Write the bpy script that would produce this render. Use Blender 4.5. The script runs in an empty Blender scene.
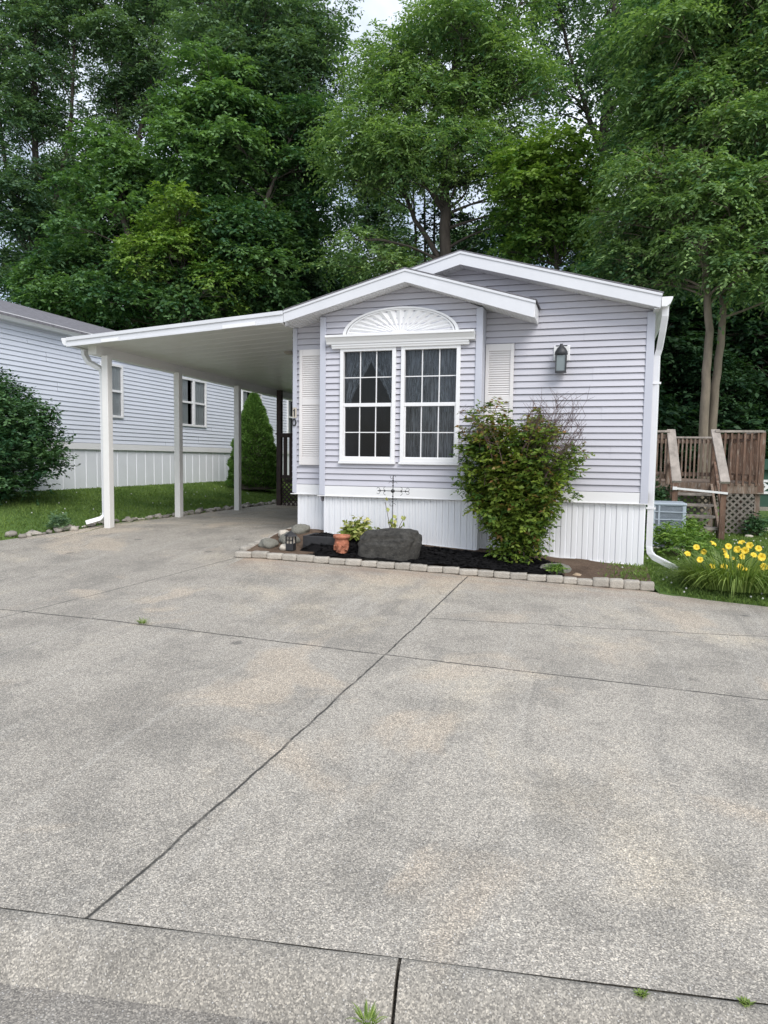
import bpy, math, random
import numpy as np
from mathutils import Vector, Matrix, noise as mnoise

random.seed(7)
RNG = np.random.default_rng(11)
S = bpy.context.scene
COL = S.collection
PI = math.pi
V = Vector

# ------------------------------------------------------------------ camera
R_, U_, F_ = V((0.954853, 0.296778, 0.013387)), V((-0.035202, 0.068285, 0.997045)), V((-0.294987, 0.952502, -0.075649))
CAM = V((0, 0, 1.6))
cd = bpy.data.cameras.new('camera')
cd.lens = 36 * 700 / 1024
cd.sensor_width = 36
cd.clip_start, cd.clip_end = 0.05, 1500
cam = bpy.data.objects.new('camera', cd)
COL.objects.link(cam)
cam.matrix_world = Matrix(((R_.x, U_.x, -F_.x, CAM.x), (R_.y, U_.y, -F_.y, CAM.y), (R_.z, U_.z, -F_.z, CAM.z), (0, 0, 0, 1)))
S.camera = cam
S.render.resolution_x, S.render.resolution_y = 768, 1024


def at(px, py, Y):
    """surveying aid: the point of the vertical plane y=Y seen at a photo position"""
    d = F_ + R_ * ((px - 384) / 700) - U_ * ((py - 512) / 700)
    return CAM + d * (Y / d.y)


# ------------------------------------------------------------------ lie of the land
def lerp(a, b, t): return a + (b - a) * t
def sstep(a, b, x):
    t = max(0.0, min(1.0, (x - a) / (b - a)))
    return t * t * (3 - 2 * t)
def interp(tab, x):
    if x <= tab[0][0]: return tab[0][1]
    for (a, fa), (b, fb) in zip(tab, tab[1:]):
        if x <= b: return lerp(fa, fb, (x - a) / (b - a))
    return tab[-1][1]

def g(X, Y):
    x = max(-4.0, min(1.0, X))
    t = max(0.0, min(7.4, Y - 2)) / 7.2
    return t ** 1.4 * (.24 - .06 * x)

EDGE_Y = [(5.6, -9.6), (7.0, -8.7), (7.85, -8.2), (8.9, -7.65), (10.5, -7.43), (16.2, -7.40)]   # left edge of the drive
def lawn_z(X, Y):
    z = g(X, Y)
    xe = interp(EDGE_Y, Y)
    if X < xe: z += min(1.0, (xe - X) / 3.1) ** 1.1 * .40 * sstep(5, 9, Y)
    if X > -1: z += .105 * sstep(7.95, 9.3, Y) * sstep(-.5, .5, X)
    z += .5 * sstep(20, 34, Y)
    return z

def kerb_y(X): return 1.86 + (X + 1.98) * .1434
def edge_y(X): return 7.71 + (X + 4.31) * .1063          # front face of the planting bed
def skirt_z(X): return .285 + (.53 - X) * .0605

# ------------------------------------------------------------------ materials
def new_mat(name):
    m = bpy.data.materials.new(name)
    m.use_nodes = True
    nt = m.node_tree
    return m, nt, nt.nodes['Principled BSDF']

def N(nt, t, **kw):
    n = nt.nodes.new(t)
    for k, v in kw.items(): setattr(n, k, v)
    return n

def math_n(nt, op, a, b=None, clamp=False):
    n = N(nt, 'ShaderNodeMath', operation=op, use_clamp=clamp)
    for i, v in enumerate((a, b)):
        if v is None: continue
        if isinstance(v, (int, float)): n.inputs[i].default_value = v
        else: nt.links.new(v, n.inputs[i])
    return n.outputs[0]

def noise_n(nt, vec, scale, detail=4, rough=.55, dist=0):
    n = N(nt, 'ShaderNodeTexNoise')
    n.inputs['Scale'].default_value = scale
    n.inputs['Detail'].default_value = detail
    n.inputs['Roughness'].default_value = rough
    n.inputs['Distortion'].default_value = dist
    if vec is not None: nt.links.new(vec, n.inputs['Vector'])
    return n.outputs['Fac']

def ramp_n(nt, fac, stops):
    n = N(nt, 'ShaderNodeValToRGB')
    els = n.color_ramp.elements
    while len(els) < len(stops): els.new(.5)
    for e, (p, c) in zip(els, stops):
        e.position = p
        e.color = (c, c, c, 1) if isinstance(c, (int, float)) else (*c, 1)
    nt.links.new(fac, n.inputs['Fac'])
    return n.outputs['Color']

def mix_n(nt, fac, a, b, blend='MIX'):
    n = N(nt, 'ShaderNodeMix', data_type='RGBA', blend_type=blend)
    for i, v in ((0, fac), (6, a), (7, b)):
        if isinstance(v, (int, float)): n.inputs[i].default_value = v
        elif isinstance(v, tuple): n.inputs[i].default_value = (*v, 1)
        else: nt.links.new(v, n.inputs[i])
    return n.outputs[2]

def bump_n(nt, h, strength, dist=.02):
    n = N(nt, 'ShaderNodeBump')
    n.inputs['Strength'].default_value = strength
    n.inputs['Distance'].default_value = dist
    nt.links.new(h, n.inputs['Height'])
    return n.outputs['Normal']

def coords(nt, scale=(1, 1, 1)):
    tc = N(nt, 'ShaderNodeTexCoord')
    if scale == (1, 1, 1): return tc.outputs['Object']
    mp = N(nt, 'ShaderNodeMapping')
    mp.inputs['Scale'].default_value = scale
    nt.links.new(tc.outputs['Object'], mp.inputs['Vector'])
    return mp.outputs['Vector']

def plain(name, col, rough=.5, var=.12, nscale=3, stretch=(1, 1, 1), bump=0, bscale=60, metal=0, spec=.5, dirt=None, objvar=0):
    m, nt, b = new_mat(name)
    co = coords(nt, stretch)
    f = noise_n(nt, co, nscale, 5, .6)
    lo = tuple(max(0, c * (1 - var)) for c in col)
    hi = tuple(min(1, c * (1 + var)) for c in col)
    c = ramp_n(nt, f, [(.3, lo), (.7, hi)])
    if dirt:
        f2 = noise_n(nt, co, nscale * 2.7, 6, .7)
        c = mix_n(nt, ramp_n(nt, f2, [(dirt[1], 0), (dirt[1] + .18, dirt[2])]), c, dirt[0])
    if objvar:
        oi = N(nt, 'ShaderNodeObjectInfo')
        v = math_n(nt, 'ADD', math_n(nt, 'MULTIPLY', oi.outputs['Random'], 2 * objvar), 1 - objvar)
        hs = N(nt, 'ShaderNodeHueSaturation')
        nt.links.new(v, hs.inputs['Value']); nt.links.new(c, hs.inputs['Color'])
        c = hs.outputs['Color']
    nt.links.new(c, b.inputs['Base Color'])
    b.inputs['Roughness'].default_value = rough
    b.inputs['Metallic'].default_value = metal
    b.inputs['Specular IOR Level'].default_value = spec
    if bump:
        nt.links.new(bump_n(nt, noise_n(nt, co, bscale, 5, .65), bump, .01), b.inputs['Normal'])
    return m

def leaf_mat(name, lo, hi, trans=.3, rough=.55, tip=None):
    m, nt, b = new_mat(name)
    at_ = N(nt, 'ShaderNodeAttribute', attribute_name='tint')
    c = ramp_n(nt, at_.outputs['Fac'], [(0, lo), (1, hi)] if tip is None else [(0, lo), (.8, hi), (1, tip)])
    nt.links.new(c, b.inputs['Base Color'])
    b.inputs['Roughness'].default_value = rough
    b.inputs['Specular IOR Level'].default_value = .3
    tr = N(nt, 'ShaderNodeBsdfTranslucent')
    c2 = mix_n(nt, 1.0, c, (1.15, 1.25, .5), 'MULTIPLY')
    nt.links.new(c2, tr.inputs['Color'])
    mx = N(nt, 'ShaderNodeMixShader')
    mx.inputs[0].default_value = trans
    nt.links.new(b.outputs[0], mx.inputs[1]); nt.links.new(tr.outputs[0], mx.inputs[2])
    nt.links.new(mx.outputs[0], nt.nodes['Material Output'].inputs['Surface'])
    return m

def seg_mask(nt, sx, sy, p, q, w, wob):
    """1 on the line p-q (plan coordinates), width w, wobbling by wob"""
    dx, dy = q[0] - p[0], q[1] - p[1]
    L = math.hypot(dx, dy); ux, uy = dx / L, dy / L
    rx = math_n(nt, 'SUBTRACT', sx, p[0]); ry = math_n(nt, 'SUBTRACT', sy, p[1])
    d = math_n(nt, 'ADD', math_n(nt, 'MULTIPLY', rx, -uy), math_n(nt, 'MULTIPLY', ry, ux))
    t = math_n(nt, 'ADD', math_n(nt, 'MULTIPLY', rx, ux), math_n(nt, 'MULTIPLY', ry, uy))
    d = math_n(nt, 'ABSOLUTE', math_n(nt, 'ADD', d, wob))
    on = math_n(nt, 'SUBTRACT', 1.0, math_n(nt, 'DIVIDE', d, w), True)
    a = math_n(nt, 'GREATER_THAN', t, 0.0); c = math_n(nt, 'LESS_THAN', t, L)
    return math_n(nt, 'MULTIPLY', math_n(nt, 'MULTIPLY', on, a), c)

def concrete_mat(name, joints=(), base=(.39, .361, .314), dark=(.17, .16, .145), agg=1.0):
    m, nt, b = new_mat(name)
    co = coords(nt)
    sp = N(nt, 'ShaderNodeSeparateXYZ'); nt.links.new(co, sp.inputs[0])
    sx, sy = sp.outputs[0], sp.outputs[1]
    big = noise_n(nt, co, .42, 7, .64, .4)
    mid = noise_n(nt, co, 1.7, 7, .68, .3)
    fine = noise_n(nt, co, 60, 4, .7)
    c = ramp_n(nt, big, [(.36, tuple(x * .78 for x in base)), (.47, base), (.53, tuple(x * 1.04 for x in base)), (.62, (base[0] * 1.30, base[1] * 1.25, base[2] * 1.16))])
    c = mix_n(nt, ramp_n(nt, mid, [(.40, .5), (.52, 0)]), c, (base[0] * .60, base[1] * .61, base[2] * .62))
    # each cast slab has its own tone
    if joints:
        s1 = math_n(nt, 'GREATER_THAN', sx, -1.55); s2 = math_n(nt, 'GREATER_THAN', sy, 5.06)
        tone = math_n(nt, 'ADD', math_n(nt, 'ADD', math_n(nt, 'MULTIPLY', s1, .07), math_n(nt, 'MULTIPLY', s2, -.05)), .98)
        hs = N(nt, 'ShaderNodeHueSaturation'); nt.links.new(tone, hs.inputs['Value']); nt.links.new(c, hs.inputs['Color']); c = hs.outputs['Color']
    # pale worn patches, tyre streaks running up the drive, oil drips
    st = noise_n(nt, coords(nt, (6, .4, 1)), 1.0, 6, .62, .8)
    c = mix_n(nt, ramp_n(nt, st, [(.55, 0), (.70, .40)]), c, (.47, .445, .40))
    st2 = noise_n(nt, coords(nt, (3.1, .35, 1)), 1.0, 5, .6, .5)
    c = mix_n(nt, ramp_n(nt, st2, [(.30, .32), (.42, 0)]), c, (.17, .165, .155))
    pat = noise_n(nt, co, .8, 4, .55, .6)
    c = mix_n(nt, ramp_n(nt, pat, [(.55, 0), (.62, .6)]), c, (.50, .425, .335))
    vd = N(nt, 'ShaderNodeTexVoronoi', feature='F1'); vd.inputs['Scale'].default_value = 1.1; nt.links.new(co, vd.inputs['Vector'])
    dr = ramp_n(nt, math_n(nt, 'ADD', vd.outputs['Distance'], math_n(nt, 'MULTIPLY', noise_n(nt, co, 14, 4), .07)), [(.075, .6), (.10, 0)])
    c = mix_n(nt, dr, c, (.09, .088, .082))
    # exposed aggregate
    vo = N(nt, 'ShaderNodeTexVoronoi', feature='F1'); vo.inputs['Scale'].default_value = 215
    nt.links.new(co, vo.inputs['Vector'])
    vs = N(nt, 'ShaderNodeSeparateColor'); nt.links.new(vo.outputs['Color'], vs.inputs[0])
    c = mix_n(nt, .8 * agg, c, ramp_n(nt, vs.outputs[0], [(0, (.30, .295, .29)), (.3, (.68, .67, .66)), (.62, (.98, .97, .95)), (.84, (1.4, 1.37, 1.32)), (1, (2.15, 2.1, 2.0))]), 'MULTIPLY')
    c = mix_n(nt, ramp_n(nt, fine, [(.33, .55 * agg), (.44, 0)]), c, (.11, .105, .095))
    vo2 = N(nt, 'ShaderNodeTexVoronoi', feature='F1'); vo2.inputs['Scale'].default_value = 105
    nt.links.new(co, vo2.inputs['Vector'])
    peb = ramp_n(nt, vo2.outputs['Distance'], [(.2, 1), (.32, 0)])
    vs2 = N(nt, 'ShaderNodeSeparateColor'); nt.links.new(vo2.outputs['Color'], vs2.inputs[0])
    peb = math_n(nt, 'MULTIPLY', peb, ramp_n(nt, vs2.outputs[1], [(.5, 0), (.6, .75 * agg)]))
    c = mix_n(nt, peb, c, ramp_n(nt, vs2.outputs[0], [(0, (.26, .23, .20)), (.5, (.46, .43, .385)), (1, (.74, .72, .68))]))
    h = math_n(nt, 'ADD', math_n(nt, 'MULTIPLY', peb, .8), math_n(nt, 'MULTIPLY', fine, .9))
    # rusty soil wash below the bed
    if joints:
        de = math_n(nt, 'SUBTRACT', math_n(nt, 'ADD', math_n(nt, 'MULTIPLY', sx, .1063), 7.71 + 4.31 * .1063), sy)
        near = math_n(nt, 'SUBTRACT', 1.0, math_n(nt, 'DIVIDE', math_n(nt, 'ABSOLUTE', de), .75), True)
        near = math_n(nt, 'MULTIPLY', near, math_n(nt, 'GREATER_THAN', sx, -4.2))
        nz = ramp_n(nt, noise_n(nt, coords(nt, (.6, 2.2, 1)), 2.0, 5, .6), [(.38, .15), (.6, 1)])
        c = mix_n(nt, math_n(nt, 'MULTIPLY', math_n(nt, 'MULTIPLY', near, nz), .5), c, (.32, .215, .15))
        wob = math_n(nt, 'MULTIPLY', math_n(nt, 'SUBTRACT', noise_n(nt, co, 2.2, 5, .6), .5), .05)
        wob2 = math_n(nt, 'MULTIPLY', math_n(nt, 'SUBTRACT', noise_n(nt, co, 1.6, 6, .65), .5), .16)
        tot = None
        for p, q, w, k, wb in joints:
            mk = math_n(nt, 'MULTIPLY', ramp_n(nt, seg_mask(nt, sx, sy, p, q, w, wob2 if wb else wob), [(.0, 0), (.6, 1)]), k)
            mk = math_n(nt, 'MULTIPLY', mk, ramp_n(nt, noise_n(nt, co, 9, 3), [(.3, .55), (.5, 1)]))
            tot = mk if tot is None else math_n(nt, 'MAXIMUM', tot, mk)
        c = mix_n(nt, tot, c, (.04, .039, .034))
        h = math_n(nt, 'SUBTRACT', h, math_n(nt, 'MULTIPLY', tot, 2.0))
    nt.links.new(c, b.inputs['Base Color'])
    b.inputs['Roughness'].default_value = .88
    nt.links.new(bump_n(nt, h, .35, .005), b.inputs['Normal'])
    return m

JOINTS = [((-1.655, 1.6), (-1.445, 7.98), .0105, .95, 0), ((-9.5, 5.2), (-5.1, 5.11), .012, .8, 0), ((-5.1, 5.11), (-1.55, 5.05), .013, .9, 0),
          ((-1.55, 5.05), (7, 5.05), .013, .9, 0), ((-5.6, 3.1), (-4.31, 7.71), .012, .7, 0), ((-1.45, 6.17), (1.43, 6.73), .011, .8, 1),
          ((1.43, 6.73), (6, 7.2), .011, .8, 1), ((-7.4, 9.32), (-4.3, 9.45), .008, .5, 0), ((-7.4, 12.4), (-4.3, 12.4), .01, .6, 0)]

M = {}
M['concrete'] = concrete_mat('driveway_concrete', JOINTS)
M['kerb'] = concrete_mat('kerb_concrete', (), (.325, .302, .262), agg=.85)
M['asphalt'] = concrete_mat('asphalt', (), (.27, .25, .22), agg=.9)
M['siding'] = plain('lavender_vinyl_siding', (.55, .545, .592), .45, .04, 1.2, bump=.04, bscale=25)
M['siding_n'] = plain('pale_blue_vinyl_siding', (.72, .755, .83), .45, .03, .8)
M['trim'] = plain('lavender_trim', (.53, .545, .61), .4, .03, 2)
M['white'] = plain('white_aluminium', (.80, .80, .81), .38, .03, 1.5, dirt=((.55, .54, .52), .62, .35))
M['white_clean'] = plain('white_vinyl', (.82, .82, .82), .35, .02, 2)
M['fascia'] = plain('white_fascia', (.68, .69, .715), .4, .04, 2.5, dirt=((.5, .5, .49), .66, .4))
M['post'] = plain('cream_white_post', (.78, .77, .74), .4, .03, 2, dirt=((.6, .58, .54), .66, .3))
M['ceil'] = plain('carport_ceiling', (.70, .70, .68), .35, .05, .7)
M['shutter'] = plain('cream_shutter', (.76, .735, .72), .5, .03, 2)
M['skirt'] = plain('white_skirting', (.82, .83, .85), .42, .03, 1.3, stretch=(1, 1, .25), dirt=((.60, .58, .53), .64, .35))
M['skirt_n'] = plain('pale_skirting', (.80, .82, .86), .42, .04, 1.3)
M['shingle'] = plain('grey_shingles', (.17, .165, .18), .9, .35, 14, bump=.5, bscale=25)
M['dark'] = plain('dark_interior', (.045, .043, .055), .9, .2, 2)
M['black'] = plain('black_metal', (.025, .025, .027), .5, .3, 20)
M['bronze'] = plain('weathered_bronze', (.035, .037, .04), .5, .4, 25)
M['frost'] = plain('lantern_glass', (.20, .235, .24), .15, .1, 8)
M['deck'] = plain('weathered_wood', (.21, .15, .11), .85, .4, 4, stretch=(3, 3, .6), bump=.3, bscale=20, dirt=((.40, .37, .33), .50, .8))
M['deck_grey'] = plain('grey_weathered_wood', (.36, .32, .28), .85, .3, 5, stretch=(2, 1, 1), bump=.3, bscale=20)
M['deck_red'] = plain('worn_red_stained_wood', (.15, .088, .06), .8, .5, 5, stretch=(2, 2, .5), bump=.3, bscale=20, dirt=((.35, .29, .24), .52, .8))
M['lattice'] = plain('grey_lattice_wood', (.20, .18, .155), .85, .3, 8)
M['porch'] = plain('dark_brown_porch_wood', (.045, .028, .025), .7, .3, 5)
M['ac'] = plain('grey_painted_steel', (.40, .46, .52), .45, .08, 4)
M['ac_dark'] = plain('condenser_fins', (.12, .14, .17), .6, .2, 30)
M['shed'] = plain('dark_green_paint', (.03, .085, .055), .7, .15, 3)
M['boulder'] = plain('dark_boulder', (.045, .043, .038), .9, .6, 5, bump=1.0, bscale=12, dirt=((.15, .14, .125), .56, .7))
M['stone'] = plain('river_stone', (.33, .30, .26), .85, .3, 9, bump=.3, bscale=40, objvar=.45)
M['stone_tan'] = plain('tan_stone', (.40, .30, .20), .85, .25, 9, bump=.3, bscale=40)
M['stone_pale'] = plain('pale_stone', (.55, .50, .42), .85, .2, 9, bump=.3, bscale=40)
M['stone_grey'] = plain('grey_green_stone', (.19, .185, .155), .88, .35, 9, bump=.4, bscale=30)
M['slab'] = plain('brown_slab', (.27, .18, .12), .85, .3, 9, bump=.3, bscale=30)
M['block'] = plain('tumbled_block', (.44, .405, .35), .9, .25, 9, bump=.6, bscale=35, objvar=.14, dirt=((.24, .21, .17), .55, .6))
M['terra'] = plain('terracotta', (.40, .15, .085), .8, .3, 14, bump=.5, bscale=30, dirt=((.58, .36, .26), .55, .8))
M['bark'] = plain('brown_bark', (.07, .058, .048), .95, .4, 6, stretch=(1, 1, .3), bump=.9, bscale=12)
M['bark_pale'] = plain('pale_bark', (.20, .165, .125), .95, .35, 5, stretch=(1, 1, .3), bump=.9, bscale=10)
M['twig'] = plain('dry_twig', (.13, .085, .08), .9, .3, 10)
M['petal'] = plain('yellow_petal', (.80, .58, .04), .6, .15, 30)
M['curtain'] = None

def curtain_mat(name, col, alpha):
    m, nt, b = new_mat(name)
    co = coords(nt)
    cs = coords(nt, (14, 14, 1.2))
    f = noise_n(nt, cs, 2.2, 3, .6)
    nt.links.new(ramp_n(nt, f, [(.35, tuple(c * .45 for c in col)), (.65, col)]), b.inputs['Base Color'])
    b.inputs['Roughness'].default_value = .9
    tr = N(nt, 'ShaderNodeBsdfTransparent')
    mx = N(nt, 'ShaderNodeMixShader')
    nt.links.new(ramp_n(nt, noise_n(nt, cs, 3.1, 3, .6), [(.38, alpha * .45), (.62, alpha)]), mx.inputs[0])
    nt.links.new(tr.outputs[0], mx.inputs[1]); nt.links.new(b.outputs[0], mx.inputs[2])
    nt.links.new(mx.outputs[0], nt.nodes['Material Output'].inputs['Surface'])
    return m
M['curtain'] = curtain_mat('lace_curtain', (.42, .46, .52), .75)
M['curtain_n'] = plain('pale_curtain', (.80, .80, .77), .9, .06, 3)
M['sheer'] = curtain_mat('sheer_panel', (.46, .48, .52), .8)

def glass_mat():
    m, nt, b = new_mat('window_glass')
    nt.nodes.remove(b)
    fr = N(nt, 'ShaderNodeFresnel'); fr.inputs['IOR'].default_value = 1.52
    f = math_n(nt, 'ADD', math_n(nt, 'MULTIPLY', fr.outputs[0], .85), 0.0, True)
    tr = N(nt, 'ShaderNodeBsdfTransparent'); tr.inputs[0].default_value = (.88, .91, .92, 1)
    gl = N(nt, 'ShaderNodeBsdfGlossy'); gl.inputs['Roughness'].default_value = .02
    mx = N(nt, 'ShaderNodeMixShader')
    nt.links.new(f, mx.inputs[0]); nt.links.new(tr.outputs[0], mx.inputs[1]); nt.links.new(gl.outputs[0], mx.inputs[2])
    nt.links.new(mx.outputs[0], nt.nodes['Material Output'].inputs['Surface'])
    return m
M['glass'] = glass_mat()

def ground_mat(name, stops, scale, bump):
    m, nt, b = new_mat(name)
    co = coords(nt)
    f = noise_n(nt, co, scale, 6, .65); f2 = noise_n(nt, co, scale * 14, 5, .7)
    fac = math_n(nt, 'ADD', math_n(nt, 'MULTIPLY', f, .55), math_n(nt, 'MULTIPLY', f2, .45))
    nt.links.new(ramp_n(nt, fac, stops), b.inputs['Base Color'])
    b.inputs['Roughness'].default_value = .95
    b.inputs['Specular IOR Level'].default_value = .15
    nt.links.new(bump_n(nt, f2, bump, .03), b.inputs['Normal'])
    return m
M['lawn'] = ground_mat('lawn_turf', [(.3, (.05, .085, .025)), (.5, (.10, .17, .045)), (.7, (.17, .24, .07))], 1.2, .8)
M['soil'] = ground_mat('brown_soil', [(.3, (.065, .045, .032)), (.5, (.15, .105, .075)), (.7, (.24, .18, .135))], 3, .9)
M['mulch'] = ground_mat('black_mulch', [(.3, (.006, .006, .007)), (.55, (.018, .017, .018)), (.75, (.035, .033, .033))], 8, 1.0)
M['grass'] = leaf_mat('grass_blades', (.08, .15, .032), (.24, .34, .085), .3)
M['clover'] = plain('clover_flower', (.6, .6, .55), .8, .1, 5)
LEAF = {
    'maple': leaf_mat('maple_leaves', (0.044, 0.113, 0.053), (0.212, 0.360, 0.123), .34),
    'maple_light': leaf_mat('light_maple_leaves', (0.076, 0.171, 0.041), (0.303, 0.437, 0.095), .36),
    'locust': leaf_mat('locust_leaves', (0.061, 0.149, 0.077), (0.325, 0.465, 0.168), .36),
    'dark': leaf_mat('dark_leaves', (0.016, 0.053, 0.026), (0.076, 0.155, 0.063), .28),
    'blue': leaf_mat('blue_green_leaves', (0.057, 0.121, 0.077), (0.232, 0.353, 0.183), .34),
    'holly': leaf_mat('dark_shrub_leaves', (0.029, 0.085, 0.040), (0.129, 0.243, 0.093), .22, .4),
    'spruce': leaf_mat('spruce_needles', (0.046, 0.121, 0.025), (0.161, 0.287, 0.057), .2, .6),
    'bush': leaf_mat('bush_leaves', (0.057, 0.128, 0.028), (0.248, 0.325, 0.054), .32, .35, (.26, .15, .06)),
    'light': leaf_mat('bright_leaves', (.08, .17, .03), (.28, .42, .09), .32),
    'varieg': leaf_mat('variegated_leaves', (.16, .24, .04), (.62, .58, .22), .2),
    'lily': leaf_mat('lily_blades', (.08, .15, .028), (.36, .46, .13), .28, .4),
}

# ------------------------------------------------------------------ mesh helpers
def origin(o):
    p = V((0, 0, 0))
    while o is not None:
        p += o.location; o = o.parent
    return p

class MB:
    def __init__(s): s.v = []; s.f = []; s.sm = []
    def add(s, vs, fs, smooth=False):
        n = len(s.v); s.v += [tuple(v) for v in vs]
        s.f += [tuple(i + n for i in f) for f in fs]; s.sm += [smooth] * len(fs)
    def box(s, x0, x1, y0, y1, z0, z1):
        x0, x1 = sorted((x0, x1)); y0, y1 = sorted((y0, y1)); z0, z1 = sorted((z0, z1))
        s.add([(x0, y0, z0), (x1, y0, z0), (x1, y1, z0), (x0, y1, z0), (x0, y0, z1), (x1, y0, z1), (x1, y1, z1), (x0, y1, z1)],
              [(0, 3, 2, 1), (4, 5, 6, 7), (0, 1, 5, 4), (1, 2, 6, 5), (2, 3, 7, 6), (3, 0, 4, 7)])
    def bar(s, p, q, w, h, up=V((0, 0, 1))):
        """rectangular bar from p to q: w sideways, h along up"""
        p, q = V(p), V(q); d = (q - p).normalized()
        a = d.cross(V(up))
        if a.length < 1e-4: a = d.cross(V((0, 1, 0)))
        a.normalize(); b = a.cross(d).normalized()
        a *= w / 2; b *= h / 2
        s.add([p - a - b, p + a - b, p + a + b, p - a + b, q - a - b, q + a - b, q + a + b, q - a + b],
              [(0, 1, 2, 3), (7, 6, 5, 4), (0, 4, 5, 1), (1, 5, 6, 2), (2, 6, 7, 3), (3, 7, 4, 0)])
    def prism(s, poly, y0, y1):
        """poly of (x,z) extruded along y"""
        n = len(poly)
        A = sum(poly[i][0] * poly[(i + 1) % n][1] - poly[(i + 1) % n][0] * poly[i][1] for i in range(n))
        if A < 0: poly = poly[::-1]
        s.add([(x, y0, z) for x, z in poly] + [(x, y1, z) for x, z in poly],
              [tuple(range(n)), tuple(range(2 * n - 1, n - 1, -1))] + [(i, i + n, (i + 1) % n + n, (i + 1) % n) for i in range(n)])
    def prism_x(s, poly, x0, x1):
        n = len(s.v); s.prism([(a, b) for a, b in poly], x0, x1)
        for i in range(n, len(s.v)):
            a, y, z = s.v[i]; s.v[i] = (y, a, z)
        for i in range(len(s.f) - len(poly) - 2, len(s.f)): s.f[i] = s.f[i][::-1]
    def tube(s, pts, rad, n=8, smooth=True, cap=True):
        pts = [V(p) for p in pts]
        if not hasattr(rad, '__len__'): rad = [rad] * len(pts)
        t0 = (pts[1] - pts[0]).normalized()
        a = t0.orthogonal().normalized(); rings = []
        for i, p in enumerate(pts):
            t = (pts[min(i + 1, len(pts) - 1)] - pts[max(i - 1, 0)]).normalized()
            a = (a - t * a.dot(t))
            a = a.normalized() if a.length > 1e-5 else t.orthogonal().normalized()
            b = t.cross(a)
            rings += [p + (a * math.cos(k * 2 * PI / n) + b * math.sin(k * 2 * PI / n)) * rad[i] for k in range(n)]
        fs = [(i * n + k, i * n + (k + 1) % n, (i + 1) * n + (k + 1) % n, (i + 1) * n + k) for i in range(len(pts) - 1) for k in range(n)]
        s.add(rings, fs, smooth)
        if cap:
            m = len(pts) - 1
            s.add(rings[:n], [tuple(range(n - 1, -1, -1))]); s.add(rings[m * n:], [tuple(range(n))])
    def rtube(s, pts, w, h, up=(0, 0, 1), ups=None):
        """mitred rectangular pipe"""
        pts = [V(p) for p in pts]; rings = []
        for i, p in enumerate(pts):
            t = (pts[min(i + 1, len(pts) - 1)] - pts[max(i - 1, 0)]).normalized()
            a = t.cross(V(up)).normalized(); b = a.cross(t).normalized()
            rings += [p - a * w / 2 - b * h / 2, p + a * w / 2 - b * h / 2, p + a * w / 2 + b * h / 2, p - a * w / 2 + b * h / 2]
        fs = [(0, 1, 2, 3), tuple(len(rings) - 1 - k for k in range(4))]
        for i in range(len(pts) - 1):
            for k in range(4): fs.append((i * 4 + k, (i + 1) * 4 + k, (i + 1) * 4 + (k + 1) % 4, i * 4 + (k + 1) % 4))
        s.add(rings, fs)
    def lathe(s, prof, c, n=24, smooth=True):
        c = V(c); vs = []
        for r, z in prof: vs += [c + V((r * math.cos(k * 2 * PI / n), r * math.sin(k * 2 * PI / n), z)) for k in range(n)]
        fs = [(i * n + k, i * n + (k + 1) % n, (i + 1) * n + (k + 1) % n, (i + 1) * n + k) for i in range(len(prof) - 1) for k in range(n)]
        s.add(vs, fs, smooth)
    def grid(s, P, nu, nv, smooth=True):
        vs = [P(i / nu, j / nv) for j in range(nv + 1) for i in range(nu + 1)]
        s.add(vs, [(j * (nu + 1) + i, j * (nu + 1) + i + 1, (j + 1) * (nu + 1) + i + 1, (j + 1) * (nu + 1) + i) for j in range(nv) for i in range(nu)], smooth)
    def build(s, name, mat, parent=None, bevel=0, loc=None):
        me = bpy.data.meshes.new(name)
        o = bpy.data.objects.new(name, me); COL.objects.link(o)
        if loc is not None: o.location = loc
        if parent is not None: o.parent = parent
        off = origin(o)
        me.from_pydata([tuple(V(v) - off) for v in s.v], [], s.f)
        me.polygons.foreach_set('use_smooth', s.sm)
        me.materials.append(mat if not isinstance(mat, str) else M[mat])
        me.update()
        if bevel:
            b = o.modifiers.new('bevel', 'BEVEL'); b.width = bevel; b.segments = 2; b.limit_method = 'ANGLE'
            b.use_clamp_overlap = True
        return o

def tag(o, label=None, cat=None, group=None, kind=None):
    for k, v in (('label', label), ('category', cat), ('group', group), ('kind', kind)):
        if v: o[k] = v
    return o

def thing(name, loc, label, cat, group=None):
    o = bpy.data.objects.new(name, None); COL.objects.link(o)
    o.location = loc; o.empty_display_size = .2
    return tag(o, label, cat, group)

def copy_tree(o, parent=None):
    c = o.copy(); COL.objects.link(c); c.parent = parent
    for ch in list(o.children): copy_tree(ch, c)
    return c

def quads_mesh(name, P, tint, mat, parent=None, loc=None):
    """P (n,4,3) world positions, one quad each, and a per-face tint"""
    n = len(P)
    me = bpy.data.meshes.new(name)
    o = bpy.data.objects.new(name, me); COL.objects.link(o)
    if loc is not None: o.location = loc
    if parent is not None: o.parent = parent
    off = np.array(origin(o))
    me.vertices.add(n * 4); me.loops.add(n * 4); me.polygons.add(n)
    me.vertices.foreach_set('co', (P - off).astype(np.float32).ravel())
    me.loops.foreach_set('vertex_index', np.arange(n * 4, dtype=np.int32))
    me.polygons.foreach_set('loop_start', np.arange(n, dtype=np.int32) * 4)
    me.polygons.foreach_set('loop_total', np.full(n, 4, dtype=np.int32))
    a = me.attributes.new('tint', 'FLOAT', 'FACE')
    a.data.foreach_set('value', np.clip(tint, 0, 1).astype(np.float32))
    me.materials.append(mat)
    me.update(calc_edges=True)
    return o

def unit(a): return a / np.maximum(np.linalg.norm(a, axis=-1, keepdims=True), 1e-9)

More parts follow.
